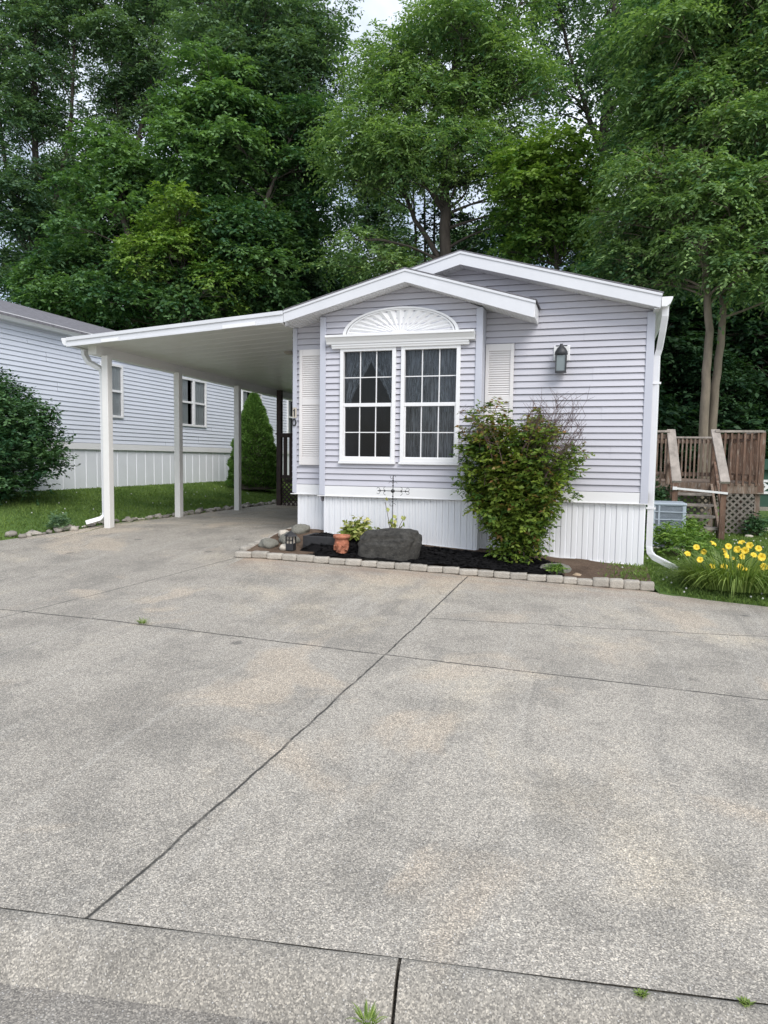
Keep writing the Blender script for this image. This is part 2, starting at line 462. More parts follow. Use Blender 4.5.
def leaves_at(p, d, n, ln, wd):
    """kite leaves: base p, direction d, normal n"""
    s = unit(np.cross(n, d))
    ln = ln[:, None]; wd = wd[:, None]
    fold = unit(np.cross(d, s)) * wd * .18
    return np.stack([p, p + d * ln * .45 + s * wd * .5 + fold, p + d * ln, p + d * ln * .45 - s * wd * .5 + fold], axis=1)

def sprays(clumps, density, leaves, slen, llen, lwid, droop=.35, flat=.6, shell=.55, rng=RNG, up=.15, cap=0):
    """clumps: (x,y,z,r[,tint]); each clump is filled with drooping sprays of leaves"""
    Ps, Ts = [], []
    for c in clumps:
        cx, cy, cz, r = c[:4]; ct = c[4] if len(c) > 4 else .0
        n = max(6, int(density * r * r))
        u = unit(rng.normal(size=(n, 3)))
        if cap: u[:, 2] = np.where(rng.random(n) < cap, np.abs(u[:, 2]), u[:, 2])
        rad = r * (shell + (1 - shell) * rng.random(n) ** .5)[:, None] * rng.uniform(.35, 1.0, (n, 1)) ** .5
        sq = np.array([1, 1, flat])
        st = np.array([cx, cy, cz]) + u * rad * sq
        d = unit(u * np.array([1, 1, .35]) + rng.normal(size=(n, 3)) * .45 + np.array([0, 0, up]))
        L = slen * rng.uniform(.6, 1.3, n)
        t = np.linspace(.05, 1, leaves)
        p = st[:, None] + d[:, None] * (L[:, None] * t)[..., None]
        p[..., 2] -= droop * L[:, None] * t ** 2
        side = np.where(np.arange(leaves) % 2 == 0, 1., -1.)[None, :, None]
        dd = np.repeat(d[:, None], leaves, 1) + rng.normal(size=(n, leaves, 3)) * .15
        dd[..., 2] -= droop * t * 1.1
        sd = unit(np.cross(dd, np.array([0, 0, 1.])))
        ld = unit(dd * .6 + sd * side * .9 + rng.normal(size=(n, leaves, 3)) * .28 - np.array([0, 0, .25]))
        nn = unit(np.array([0, 0, 1.]) + rng.normal(size=(n, leaves, 3)) * .45 + u[:, None] * .35)
        k = n * leaves
        P = leaves_at(p.reshape(k, 3), ld.reshape(k, 3), nn.reshape(k, 3), llen * rng.uniform(.65, 1.25, k), lwid * rng.uniform(.7, 1.2, k))
        tt = np.repeat(.45 + ct * 1.5 + rng.normal(size=n) * .20, leaves) + rng.normal(size=k) * .12
        Ps.append(P); Ts.append(tt)
    return np.concatenate(Ps), np.concatenate(Ts)

def bez(a, b, sag, n=6):
    a, b = V(a), V(b); m = (a + b) / 2 + V(sag)
    return [(a * (1 - t) + m * t) * (1 - t) + (m * (1 - t) + b * t) * t for t in [i / n for i in range(n + 1)]]

# ------------------------------------------------------------------ world and sun
w = bpy.data.worlds.new('World'); S.world = w; w.use_nodes = True
nt = w.node_tree; bg = nt.nodes['Background']
sky = N(nt, 'ShaderNodeTexSky', sky_type='NISHITA'); sky.sun_disc = False
SUN = V((.45, -.54, .68)).normalized()
sky.sun_elevation = math.asin(SUN.z); sky.sun_rotation = math.atan2(SUN.x, SUN.y)
sky.air_density, sky.dust_density, sky.ozone_density = 1.0, 2.0, 1.2
tc = N(nt, 'ShaderNodeTexCoord')
cf = noise_n(nt, tc.outputs['Generated'], 3.2, 6, .55, .3)
cl = mix_n(nt, ramp_n(nt, cf, [(.38, .15), (.60, .92)]), sky.outputs['Color'], (8.3, 8.9, 9.8))
nt.links.new(cl, bg.inputs['Color']); bg.inputs['Strength'].default_value = .1
sl = bpy.data.lights.new('sun', 'SUN'); sl.energy = 1.5; sl.angle = math.radians(32); sl.color = (1, .965, .93)
so = bpy.data.objects.new('sun', sl); COL.objects.link(so)
so.rotation_euler = SUN.to_track_quat('Z', 'Y').to_euler(); so.location = (-10, -10, 30)
S.view_settings.view_transform = 'Standard'; S.view_settings.look = 'None'
S.view_settings.exposure = 0.6; S.view_settings.gamma = 1
S.cycles.max_bounces = 6; S.cycles.diffuse_bounces = 3; S.cycles.glossy_bounces = 3; S.cycles.transparent_max_bounces = 12
S.cycles.caustics_reflective = S.cycles.caustics_refractive = False

# ------------------------------------------------------------------ ground, drive, kerb, street
m = MB()
xs = [-400, -150, -60, -30] + [-20 + i * .5 for i in range(73)] + [20, 30, 60, 150, 400]
ys = [-3, 0] + [2 + i * .5 for i in range(60)] + [36, 44, 60, 100, 200, 500]
def base_z(X, Y):
    on_drive = kerb_y(X) - .6 < Y < 16.5 and -8.7 < X < 6.5
    if Y < kerb_y(X) + .3: return -.22
    return lawn_z(X, Y) - (.07 if on_drive else .05)
vs = [(x, y, base_z(x, y)) for y in ys for x in xs]; W = len(xs)
m.add(vs, [(j * W + i, j * W + i + 1, (j + 1) * W + i + 1, (j + 1) * W + i) for j in range(len(ys) - 1) for i in range(W - 1)], True)
tag(m.build('ground', 'lawn'), kind='structure')

LEFT = [(-9.6, 5.6), (-8.7, 7.0), (-8.2, 7.85), (-7.65, 8.9), (-7.43, 10.5), (-7.40, 16.2)]
def drive_top(X):
    if X <= -7.40: return interp(LEFT, X)
    if X < -4.28: return 16.2
    if X <= .60: return edge_y(X) + .05
    return max(5.6, 8.23 - (X - .59) * .257)
m = MB()
cols = [-9.6 + i * .1 for i in range(23)] + [-7.399] + [-7.3 + i * .2 for i in range(16)] + [-4.281]
cols2 = [-4.279] + [-4.2 + i * .2 for i in range(25)] + [.8 + i * .3 for i in range(22)]
for cs in (cols, cols2):
    NR = 60
    vs = []
    for x in cs:
        a, b = kerb_y(x), drive_top(x)
        for j in range(NR + 1):
            y = lerp(a, b, j / NR); vs.append((x, y, g(x, y)))
    m.add(vs, [(i * (NR + 1) + j, (i + 1) * (NR + 1) + j, (i + 1) * (NR + 1) + j + 1, i * (NR + 1) + j + 1) for i in range(len(cs) - 1) for j in range(NR)], True)
tag(m.build('driveway', 'concrete'), kind='structure')

# left and right lawns as their own sheets above the ground
m = MB()
def lawn_left(u, v):
    y = lerp(5.6, 24, v); xr = -7.42 if y > 10.5 else interp([(b, a) for a, b in LEFT], y)
    x = lerp(-14, xr + .4, u)
    return (x, y, lawn_z(x, y) - .012 + .012 * mnoise.noise(V((x * 2, y * 2, 0))))
m.grid(lawn_left, 30, 60)
def lawn_right(u, v):
    x = lerp(-4.2, 14, u)
    y0 = 9.0 if x < .5 else (edge_y(x) + .35 if x < .62 else max(5.4, 8.23 - (x - .59) * .257) - .04)
    y = lerp(y0, 26, v ** 1.6)
    return (x, y, lawn_z(x, y) - .006 + .02 * mnoise.noise(V((x * 2, y * 2, 0))) * sstep(8, 9, y))
m.grid(lawn_right, 90, 60)
tag(m.build('lawn', 'lawn'), kind='structure')

m = MB()
prof = [(.002, -.012), (.006, .002), (.02, .008), (.045, .007), (.075, -.002), (.105, -.020), (.135, -.046), (.162, -.074), (.185, -.096), (.20, -.112)]
kd = V((1, .1434, 0)).normalized(); kn = V((kd.y, -kd.x, 0))
k0 = V((-.563, kerb_y(-.563), 0))
for s0, s1 in ((-9, -6.006), (-6, -3.006), (-3, -.006), (.006, 3), (3.006, 6), (6.006, 9)):
    nseg = 24
    vs = []
    for i in range(nseg + 1):
        for d, z in prof:
            p = k0 + kd * lerp(s0, s1, i / nseg) + kn * d
            vs.append((p.x, p.y, z + .004 * mnoise.noise(V((p.x * 3, p.y * 3, 0)))))
    n = len(prof)
    m.add(vs, [(i * n + j + 1, (i + 1) * n + j + 1, (i + 1) * n + j, i * n + j)[::-1] for i in range(nseg) for j in range(n - 1)], True)
    for e in (0, nseg):
        m.add([vs[e * n + j] for j in range(n)] + [(vs[e * n + j][0], vs[e * n + j][1], -.16) for j in range(n)], [(j, j + 1, n + j + 1, n + j) for j in range(n - 1)])
tag(m.build('kerb', 'kerb'), kind='structure')
m = MB()
a, b = k0 + kd * -60 + kn * .192, k0 + kd * 60 + kn * .192
m.add([(a.x + kn.x * 6, a.y + kn.y * 6, -.109), (b.x + kn.x * 6, b.y + kn.y * 6, -.109), (b.x, b.y, -.109), (a.x, a.y, -.109)], [(0, 1, 2, 3)])
tag(m.build('street', 'asphalt'), kind='structure')
m = MB()
a, b = k0 + kd * -9 + kn * -.05, k0 + kd * 9 + kn * -.05
m.add([(a.x, a.y, -.018), (b.x, b.y, -.018), (b.x + kn.x * .2, b.y + kn.y * .2, -.15), (a.x + kn.x * .2, a.y + kn.y * .2, -.15)], [(3, 2, 1, 0)])
tag(m.build('kerb_base', 'kerb'), kind='structure')

# ------------------------------------------------------------------ planting bed
XB0, XB1, YW, YB = -3.725, -1.51, 9.24, 8.99
XL, XR = -4.235, .535
def bed_z(X, Y):
    y0 = edge_y(X) + .06
    t = max(0, min(1, (Y - y0) / (9.0 - y0)))
    z = lerp(g(X, y0) + .055, skirt_z(X) + .02, t)
    return z + .02 * mnoise.noise(V((X * 3, Y * 3, 2)))
def bed(u, v, x0, x1, dz, y1=9.27):
    x = lerp(x0, x1, u); y = lerp(edge_y(x) + .06, y1, v)
    return (x, y, bed_z(x, y) + dz)
m = MB(); m.grid(lambda u, v: bed(u, v, -4.24, .58, 0), 70, 20)
tag(m.build('soil', 'soil'), kind='structure')
m = MB()
def mul(u, v):
    x = lerp(-3.55, -.30, u); y = lerp(edge_y(x) + .07, 8.93, v)
    e = min(1, min(u, 1 - u) * 9) * min(1, (1 - v) * 6)
    return (x, y, bed_z(x, y) - .02 + .05 * e + .022 * mnoise.noise(V((x * 9, y * 9, 5))) )
m.grid(mul, 110, 40)
chips = []
for i in range(5200):
    u, v = random.random(), random.random()
    p = V(mul(u, v)); p.z += .004
    a = random.uniform(0, PI); l = random.uniform(.012, .035); t = random.uniform(-.5, .5)
    d = V((math.cos(a), math.sin(a), t * .6)) * l; e = V((-math.sin(a), math.cos(a), random.uniform(-.4, .4))) * l * .3
    m.add([p - d - e, p + d - e, p + d + e, p - d + e], [(0, 1, 2, 3)])
tag(m.build('mulch', 'mulch'), 'black shredded bark mulch spread between the block edging and the skirting', 'mulch', kind='stuff')

def rock_mesh(name, mat, seed, sub=3, amp=.28, flat=.0, freq=1.3):
    import bmesh
    bm = bmesh.new(); bmesh.ops.create_icosphere(bm, subdivisions=sub, radius=1)
    for v in bm.verts:
        n = v.co.normalized()
        k = 1 + amp * mnoise.noise(n * freq + V((seed * 7.3, seed * 1.7, 0))) + amp * .4 * mnoise.noise(n * freq * 3 + V((0, seed * 3.1, 5)))
        v.co = n * k
        if flat: v.co.z = max(-.55, min(v.co.z, flat))
    me = bpy.data.meshes.new(name); bm.to_mesh(me); bm.free()
    for p in me.polygons: p.use_smooth = True
    me.materials.append(M[mat])
    return me

def rock(name, me, loc, sc, rz, label, cat, group=None):
    o = bpy.data.objects.new(name, me); COL.objects.link(o)
    o.location = loc; o.scale = sc; o.rotation_euler = (random.uniform(-.15, .15), random.uniform(-.15, .15), rz)
    return tag(o, label, cat, group)

# edging blocks
import bmesh
def block_mesh(k):
    bm = bmesh.new(); bmesh.ops.create_cube(bm, size=1)
    bmesh.ops.subdivide_edges(bm, edges=bm.edges, cuts=4, use_grid_fill=True)
    for v in bm.verts:
        c = v.co.copy(); r = 1 - .065 * sum((abs(x) / .5) ** 6 for x in c) / 1.6
        v.co = c * r + V([mnoise.noise(c * 4 + V((k * 9, i * 5, 0))) * .07 for i in range(3)])
    me = bpy.data.meshes.new('edging_block'); bm.to_mesh(me); bm.free()
    for p in me.polygons: p.use_smooth = True
    me.materials.append(M['block']); return me
bms = [block_mesh(k) for k in range(5)]
def edging(x, y, z, w_, rz, h=.105, label='tumbled concrete block in the low edging along the front of the mulch bed', grp='edging blocks along the front of the bed'):
    o = bpy.data.objects.new('edging_block', random.choice(bms)); COL.objects.link(o)
    o.location = (x, y, z); o.scale = (w_ * 1.055, .115, h); o.rotation_euler = (random.uniform(-.03, .03), random.uniform(-.03, .03), rz + random.uniform(-.03, .03))
    tag(o, label, 'edging block', grp)
x = -4.33
while x < .50:
    w_ = random.choice((.19, .2, .21, .18)) if x < -.4 else random.choice((.13, .15, .17))
    xc = x + w_ / 2; yc = edge_y(xc) + .055 + random.uniform(-.008, .008)
    hb = random.uniform(.070, .086) if xc < .02 else random.uniform(.10, .112)
    edging(xc, yc, g(xc, yc) + hb * .46, w_, math.atan(.1063), hb)
    x += w_ + .004
for i in range(8):
    yc = 7.95 + i * .185; xc = -4.29 + i * .006
    edging(xc, yc, g(xc, yc) + .05, .18, PI / 2 + random.uniform(-.1, .1), .11, 'tumbled concrete block in the side edging between the carport floor and the bed', 'side edging blocks by the carport floor')

bl = thing('boulder', (-2.50, 8.26, .30), 'big dark grey boulder with a flat top in the mulch before the double window', 'boulder')
me = rock_mesh('rock', 'boulder', 3.3, 5, .36, 0, 1.25)
for v in me.vertices:
    c = v.co
    for i in range(3): c[i] = math.copysign(abs(c[i]) ** .6, c[i])
    c.x += .16 * c.z * (1 if c.x > 0 else .1); c.z *= 1 - .12 * max(0, -c.x)
o = bpy.data.objects.new('rock', me); COL.objects.link(o); o.parent = bl
o.location = (0, 0, .17); o.scale = (.37, .26, .25); o.rotation_euler = (0, -.02, .1)

r1 = rock_mesh('rock', 'stone_grey', 1, amp=.35); r2 = rock_mesh('rock', 'stone_tan', 2); r3 = rock_mesh('rock', 'stone_pale', 5)
rock('rock', r1, (-.52, 8.47, .26), (.22, .15, .13), .2, 'half buried grey green rock right of the big bush in the bed', 'rock')
rock('rock', r2, (-.23, 8.38, .235), (.085, .07, .065), .2, 'round tan stone near the lawn end of the bed, beside the grey rock', 'rock')
rock('rock', r3, (-.83, 8.20, .255), (.075, .055, .05), .6, 'small whitish stone just behind the edging at the foot of the bush', 'rock')
corner = [(-4.06, 8.12, .10, r1, 'grey rock nearest the edging corner in the carport end of the bed'), (-3.92, 8.42, .13, r1, 'greenish grey rock in the middle of the corner heap beside the black lantern'),
          (-4.08, 8.62, .09, r3, 'pale rock in the corner heap beside the side edging'), (-3.98, 8.92, .11, r1, 'grey rock at the back of the corner heap by the skirting'),
          (-3.80, 8.08, .07, r3, 'small pale rock by the front edging left of the black lantern')]
for (x, y, s_, me, lb) in corner:
    rock('rock', me, (x, y, bed_z(x, y) + s_ * .3), (s_ * 1.25, s_, s_ * .75), random.uniform(0, 3), lb, 'rock')
m = MB(); m.bar((-3.42, 8.72, .50), (-2.70, 8.72, .475), .22, .05)
tag(m.build('stone_slab', 'slab', bevel=.012), 'flat brown stone slab lying behind the terracotta urn', 'stone slab')
rk = rock_mesh('rock', 'mulch', 8, amp=.3)
rock('rock', rk, (-3.60, 8.62, .47), (.23, .16, .12), .1, 'black lumpy rock against the skirting behind the black lantern', 'rock')
m = MB()
def heap(u, v):
    x = lerp(-3.62, -2.72, u); y = lerp(8.10, 8.62, v)
    e = (min(1, min(u, 1 - u) * 7) * min(1, min(v * 5, (1 - v) * 5))) ** .7
    return (x, y, bed_z(x, y) + .15 * e + .03 * mnoise.noise(V((x * 11, y * 11, 1))) * e)
m.grid(heap, 50, 26)
for i in range(1300):
    p = V(heap(random.random(), random.random())); a = random.uniform(0, PI); l = random.uniform(.01, .03)
    d = V((math.cos(a), math.sin(a), random.uniform(-.4, .4))) * l; e = V((-math.sin(a), math.cos(a), random.uniform(-.4, .4))) * l * .3; p.z += .005
    m.add([p - d - e, p + d - e, p + d + e, p - d + e], [(0, 1, 2, 3)])
tag(m.build('mulch_heap', 'mulch'), 'heaped black mulch round the terracotta urn, left of the boulder', 'mulch', kind='stuff')

# black planter box left of the urn
pb = thing('planter_box', (-3.36, 8.34, bed_z(-3.36, 8.34)), 'low black planter box heaped with black mulch between lantern and terracotta urn', 'planter box')
pz = bed_z(-3.36, 8.14) - .02
m = MB()
for x0, x1, y0, y1 in ((-3.60, -3.14, 8.15, 8.175), (-3.60, -3.14, 8.50, 8.525), (-3.60, -3.575, 8.175, 8.50), (-3.165, -3.14, 8.175, 8.50)): m.box(x0, x1, y0, y1, pz, pz + .205)
m.build('wall', 'black', pb, bevel=.004)
m = MB(); m.grid(lambda u, v: (lerp(-3.575, -3.165, u), lerp(8.175, 8.50, v), pz + .16 + .05 * math.sin(PI * u) * math.sin(PI * v) + .02 * mnoise.noise(V((u * 7, v * 5, 3)))), 24, 18)
m.build('filling', 'mulch', pb)
# terracotta urn
ux, uy = -3.06, 8.12; uz = bed_z(ux, uy)
urn = thing('terracotta_urn', (ux, uy, uz), 'small weathered terracotta urn with a flared rim standing left of the boulder', 'urn')
m = MB()
pf = [(.001, 0), (.075, 0), (.08, .02), (.07, .05), (.088, .10), (.092, .14), (.082, .18), (.084, .20)]
m.lathe(pf, (ux, uy, uz)); m.build('bowl', 'terra', urn)
m = MB(); m.lathe([(.080, .20), (.104, .205), (.108, .225), (.104, .245), (.085, .245), (.078, .20), (.001, .18)], (ux, uy, uz)); m.build('rim', 'terra', urn)
m = MB()
for k in range(5):
    a = -PI / 2 + (k - 2) * .5
    m.bar((ux + .088 * math.cos(a), uy + .088 * math.sin(a), uz + .06 + .05 * (k % 2)), (ux + .093 * math.cos(a + .25), uy + .093 * math.sin(a + .25), uz + .12 + .04 * (k % 2)), .03, .035)
m.build('relief', 'terra', urn, bevel=.006)

# little black lantern
lx, ly = -3.72, 8.05; lz = bed_z(lx, ly)
ln = thing('garden_lantern', (lx, ly, lz), 'small black garden lantern with pale panes at the carport end of the bed', 'lantern')
m = MB(); m.box(lx - .05, lx + .05, ly - .05, ly + .05, lz, lz + .09); m.build('base', 'black', ln, bevel=.006)
m = MB()
for sx in (-1, 1):
    for sy in (-1, 1): m.bar((lx + sx * .045, ly + sy * .045, lz + .09), (lx + sx * .045, ly + sy * .045, lz + .18), .014, .014)
m.bar((lx - .05, ly - .047, lz + .135), (lx + .05, ly - .047, lz + .135), .01, .01); m.bar((lx, ly - .049, lz + .09), (lx, ly - .049, lz + .18), .01, .01)
m.build('frame', 'black', ln)
m = MB(); m.box(lx - .038, lx + .038, ly - .038, ly + .038, lz + .091, lz + .179); m.build('pane', 'stone_pale', ln)
m = MB(); m.lathe([(.092, .18), (.085, .195), (.04, .225), (.012, .24), (.001, .255)], (lx, ly, lz), 4, False); m.build('roof', 'black', ln)

# iron cross on a stake
cz = at(393, 491, 8.72)
cr = thing('iron_cross', (cz.x, 8.72, bed_z(cz.x, 8.72)), 'thin black ornamental iron cross on a stake before the skirting, behind the boulder', 'ornament')
m = MB(); m.tube([(cz.x, 8.72, bed_z(cz.x, 8.72) - .05), (cz.x, 8.72, cz.z + .20)], .006, 6); m.build('stake', 'black', cr)
m = MB(); m.tube([(cz.x - .21, 8.72, cz.z), (cz.x + .21, 8.72, cz.z)], .005, 6)
def scroll(c, r, a0, a1, n=10): return [V((c[0] + r * math.cos(lerp(a0, a1, i / n)), 8.715, c[1] + r * math.sin(lerp(a0, a1, i / n)))) for i in range(n + 1)]
for sx in (-1, 1):
    for sz in (-1, 1):
        m.tube(scroll((cz.x + sx * .10, cz.z + sz * .028), .026, -sz * PI / 2, sz * PI * (.5 if sx > 0 else -1.5)), .0028, 5)
        m.tube(scroll((cz.x + sx * .20, cz.z + sz * .022), .02, -sz * PI / 2, sz * PI * .9), .0028, 5)
        m.tube(scroll((cz.x + sx * .03, cz.z + sz * .09), .028, PI if sx > 0 else 0, PI * (1 + sz * sx * -.9) if sx > 0 else sz * PI * .9), .0028, 5)
        m.tube(scroll((cz.x + sx * .02, cz.z + sz * .18), .018, 0, PI * 1.3 * sx), .0028, 5)
m.build('scrollwork', 'black', cr)
m = MB(); m.lathe([(.001, -.028), (.026, -.012), (.026, .012), (.001, .028)], (cz.x, 8.71, cz.z), 10)
m.build('boss', 'black', cr)
for dx, dz in ((-.17, 0), (-.11, 0), (.11, 0), (.17, 0), (0, .07), (0, .14), (0, -.07), (0, -.14)):
    m = MB(); m.lathe([(.001, -.016), (.013, 0), (.001, .016)], (cz.x + dx, 8.715, cz.z + dz), 8); m.build('bead', 'black', cr)

# ------------------------------------------------------------------ siding helpers
def siding(mb, O, u, n, z0, z1, lim, openings=(), pitch=.0815, lip=.020):
    O, u, n = V(O), V(u), V(n); k = 0
    while z0 + k * pitch < z1 - .001:
        za, zb = z0 + k * pitch, min(z1, z0 + (k + 1) * pitch); k += 1
        cuts = sorted({za, zb} | {z for o in openings for z in o[2:] if za + .002 < z < zb - .002})
        for a, b in zip(cuts, cuts[1:]):
            la, lb = lim(a), lim(b)
            if la[0] >= la[1]: continue
            if lb[0] >= lb[1]: lb = ((la[0] + la[1]) / 2,) * 2
            ivs = [(la[0], la[1], lb[0], lb[1])]
            for (x0, x1, q0, q1) in openings:
                if q0 < (a + b) / 2 < q1:
                    l0, r0, l1, r1 = ivs.pop()
                    ivs += [(l0, x0, l1, x0), (x1, r0, x1, r1)]
            f0b = lip * (1 - (a - za) / pitch); f1b = lip * (1 - (b - za) / pitch)
            cut_iv = []
            for l0, r0, l1, r1 in ivs:
                if r0 - l0 > 1.6 and len(cuts) == 2:
                    sx_ = l0 + (r0 - l0) * (.15 + .7 * ((((k // 2) * 7919) % 97) / 97)); cut_iv += [(l0, sx_, l1, sx_, 0), (sx_, r0, sx_, r1, .0035)]
                else: cut_iv.append((l0, r0, l1, r1, 0))
            for l0, r0, l1, r1, ex in cut_iv:
                f0, f1 = f0b + ex, f1b + ex
                P = lambda x, z, d: O + u * x + V((0, 0, z)) + n * d
                a_ = a + .010 if a == za else a
                vs = [P(l0, a_, f0), P(r0, a_, f0), P(r1, b, f1), P(l1, b, f1)]; fs = [(0, 1, 2, 3)]
                if a == za:
                    vs += [P(l0, a_, -.012), P(r0, a_, -.012), P(l0, a - .002, -.012), P(r0, a - .002, -.012)]; fs += [(4, 5, 1, 0), (6, 7, 5, 4)]
                mb.add(vs, fs)

def ribs(mb, O, u, n, a, b, zb, zt, period, prof):
    O, u, n = V(O), V(u), V(n); x = a; pts = []
    while x < b:
        for d, f in prof:
            if x + d * period <= b: pts.append((x + d * period, f))
        x += period
    pts.append((b, 0))
    vs = []
    for x, f in pts:
        p = O + u * x + n * f
        vs += [p + V((0, 0, zb(x))), p + V((0, 0, zt))]
    mb.add(vs, [(2 * i, 2 * i + 2, 2 * i + 3, 2 * i + 1) for i in range(len(pts) - 1)])

X_, Y_, NY, PX, NX = V((1, 0, 0)), V((0, 1, 0)), V((0, -1, 0)), V((1, 0, 0)), V((-1, 0, 0))
PITCH = .0818
# ------------------------------------------------------------------ the home
HB = 24.3
home = thing('mobile_home', (-1.85, 9.24, .28), 'lavender vinyl sided mobile home with a double front window and white gables', 'mobile home')
PKX, PKZ, SL = -1.807, 4.085, .2755
def gable_lim(z):
    h = (PKZ - z) / SL
    return (max(XL, PKX - h), min(XR, PKX + h))
m = MB()
siding(m, (0, YW, 0), X_, NY, 1.22, 4.085, gable_lim, ((-3.62, -1.58, 1.24, 3.36),), PITCH)
siding(m, (XR, 0, 0), Y_, PX, 1.22, 3.42, lambda z: (YW, HB), (), PITCH)
siding(m, (XL, 0, 0), -Y_, NX, 1.22, 3.42, lambda z: (-HB, -YW), (), PITCH)
siding(m, (0, HB, 0), -X_, Y_, 1.22, 4.085, lambda z: tuple(-q for q in gable_lim(z)[::-1]), (), PITCH)
m.build('wall', 'siding', home)
m = MB()
BP = (-2.46, 3.845)
def bay_lim(z):
    return (max(XB0, BP[0] - (BP[1] - z) / .262), min(XB1, BP[0] + (BP[1] - z) / .325))
OPENS = ((-3.395, -2.66, 1.585, 3.05), (-2.545, -1.80, 1.585, 3.05)); OPEN = (-3.395, -1.80, 1.585, 3.05)
siding(m, (0, YB, 0), X_, NY, 1.22, 3.845, bay_lim, OPENS, PITCH)
m.box(XB0 + .01, XB0 + .02, YB + .002, YW - .002, 1.0, 3.5); m.box(XB1 - .02, XB1 - .01, YB + .002, YW - .002, 1.0, 3.5)
bay = m.build('bay_wall', 'siding', home)
# rooms behind the bay window
m = MB()
a, b, c, d, e, f = -3.6, -1.6, YB + .16, YB + 2.4, 1.25, 3.35
m.add([(a, c, e), (b, c, e), (b, d, e), (a, d, e), (a, c, f), (b, c, f), (b, d, f), (a, d, f)], [(0, 1, 2, 3), (4, 7, 6, 5), (1, 5, 6, 2), (2, 6, 7, 3), (3, 7, 4, 0)])
m.box(OPEN[0] - .02, OPEN[0], YB + .005, YB + .16, OPEN[2], OPEN[3]); m.box(OPEN[1], OPEN[1] + .02, YB + .005, YB + .16, OPEN[2], OPEN[3])
m.box(OPEN[0], OPEN[1], YB + .005, YB + .16, OPEN[2] - .02, OPEN[2]); m.box(OPEN[0], OPEN[1], YB + .005, YB + .16, OPEN[3], OPEN[3] + .02)
m.box(-2.66, -2.545, YB + .005, YB + .16, OPEN[2], OPEN[3])
m.build('room', 'dark', home)
# skirting
RP = [(0, 0), (.04, .013), (.44, .013), (.48, 0), (.56, .0), (.58, .006), (.9, .006), (.92, 0)]
m = MB()
ribs(m, (0, YW + .03, 0), X_, NY, XL + .06, XB0 + .05, lambda x: skirt_z(x) - .04, 1.09, .11, RP)
ribs(m, (0, YB + .03, 0), X_, NY, XB0 + .06, XB1 - .02, lambda x: skirt_z(x) - .05, 1.09, .082, RP)
ribs(m, (0, YW + .03, 0), X_, NY, XB1 - .05, XR - .01, lambda x: skirt_z(x) - .01, 1.09, .135, RP)
ribs(m, (XB0 + .06, 0, 0), -Y_, NX, -YW - .03, -YB - .03, lambda x: .4, 1.09, .11, RP)
ribs(m, (XB1 - .02, 0, 0), Y_, PX, YB + .03, YW + .03, lambda x: .35, 1.09, .11, RP)
ribs(m, (XR - .01, 0, 0), Y_, PX, YW + .03, HB, lambda x: .2, 1.09, .135, RP)
ribs(m, (XL + .06, 0, 0), -Y_, NX, -HB, -YW - .03, lambda x: .4, 1.09, .135, RP)
m.build('skirting', 'skirt', home)
m = MB()
for (x0, x1, y) in ((XB1 + .0, XR - .005, YW), (XB0 + .06, XB1 - .02, YB)):
    m.add([(x0, y + .005, skirt_z(x0) - .02), (x1, y + .005, skirt_z(x1) - .02), (x1, y + .005, skirt_z(x1) + .022), (x0, y + .005, skirt_z(x0) + .022), (x0, y + .04, skirt_z(x0) + .022), (x1, y + .04, skirt_z(x1) + .022)], [(0, 1, 2, 3), (3, 2, 5, 4)])
m.build('skirting_rail', 'white', home)
m = MB()
m.box(XL + .02, XB0 - .06, YW - .022, YW + .02, 1.088, 1.222); m.box(XB1 + .06, XR - .075, YW - .022, YW + .02, 1.088, 1.222)
m.box(XB0 + .085, XB1 - .085, YB - .022, YB + .02, 1.088, 1.222)
m.box(XL - .03, XR + .03, YW - .034, YW + .02, 1.078, 1.090); m.box(XB0 - .02, XB1 + .02, YB - .034, YB + .02, 1.077, 1.089)
m.box(XR + .003, XR + .022, YW, HB, 1.088, 1.222)
m.build('band_board', 'white_clean', home, bevel=.003)
def trim(x0, x1, y0, y1, z0, z1):
    m = MB(); m.box(x0, x1, y0, y1, z0, z1); return m.build('corner_trim', 'trim', home, bevel=.006)
t_l = trim(XL - .002, XL + .062, YW - .03, YW + .08, 1.10, 3.42)
trim(XR - .072, XR + .022, YW - .03, YW + .08, 1.09, 3.425)
trim(XB0 + .006, XB0 + .09, YB - .03, YW - .012, 1.092, 3.50)
trim(XB1 - .075, XB1 + .012, YB - .03, YW - .012, 1.092, 3.53)

# gables
def gable(y, pk, pkb, r, rb, l, lb, y_back, th=.02):
    m = MB()
    m.prism([l, pk, r, rb, pkb, lb], y, y + th)
    dz = .028
    m.prism([(l[0], l[1] - dz), (pk[0], pk[1] - dz), (r[0] + .006, r[1] - dz), (r[0] + .006, r[1] + .004), (pk[0], pk[1] + .004), (l[0], l[1] + .004)], y - .012, y - .001)
    fa = m.build('fascia', 'fascia', home, bevel=.003)
    m = MB()
    e = .018
    m.prism([(lb[0], lb[1] + e), (pkb[0], pkb[1] + e), (rb[0], rb[1] + e), (rb[0], rb[1] + e + .012), (pkb[0], pkb[1] + e + .012), (lb[0], lb[1] + e + .012)], y + th, y_back)
    n = 34
    for i in range(n):
        for (p, q) in ((lb, pkb), (pkb, rb)):
            t = (i + .5) / n; x = lerp(p[0], q[0], t); z = lerp(p[1], q[1], t) + e
            m.box(x - .006, x + .006, y + th + .03, y_back - .04, z - .006, z + .001)
    m.build('soffit', 'white', home)
MPK, MPKB, MRT, MRB = (-1.807, 4.232), (-1.807, 4.070), (.600, 3.574), (.592, 3.412)
MLT, MLB = (-4.236, 3.560), (-4.236, 3.400)
gable(8.95, MPK, MPKB, MRT, MRB, MLT, MLB, YW + .02)
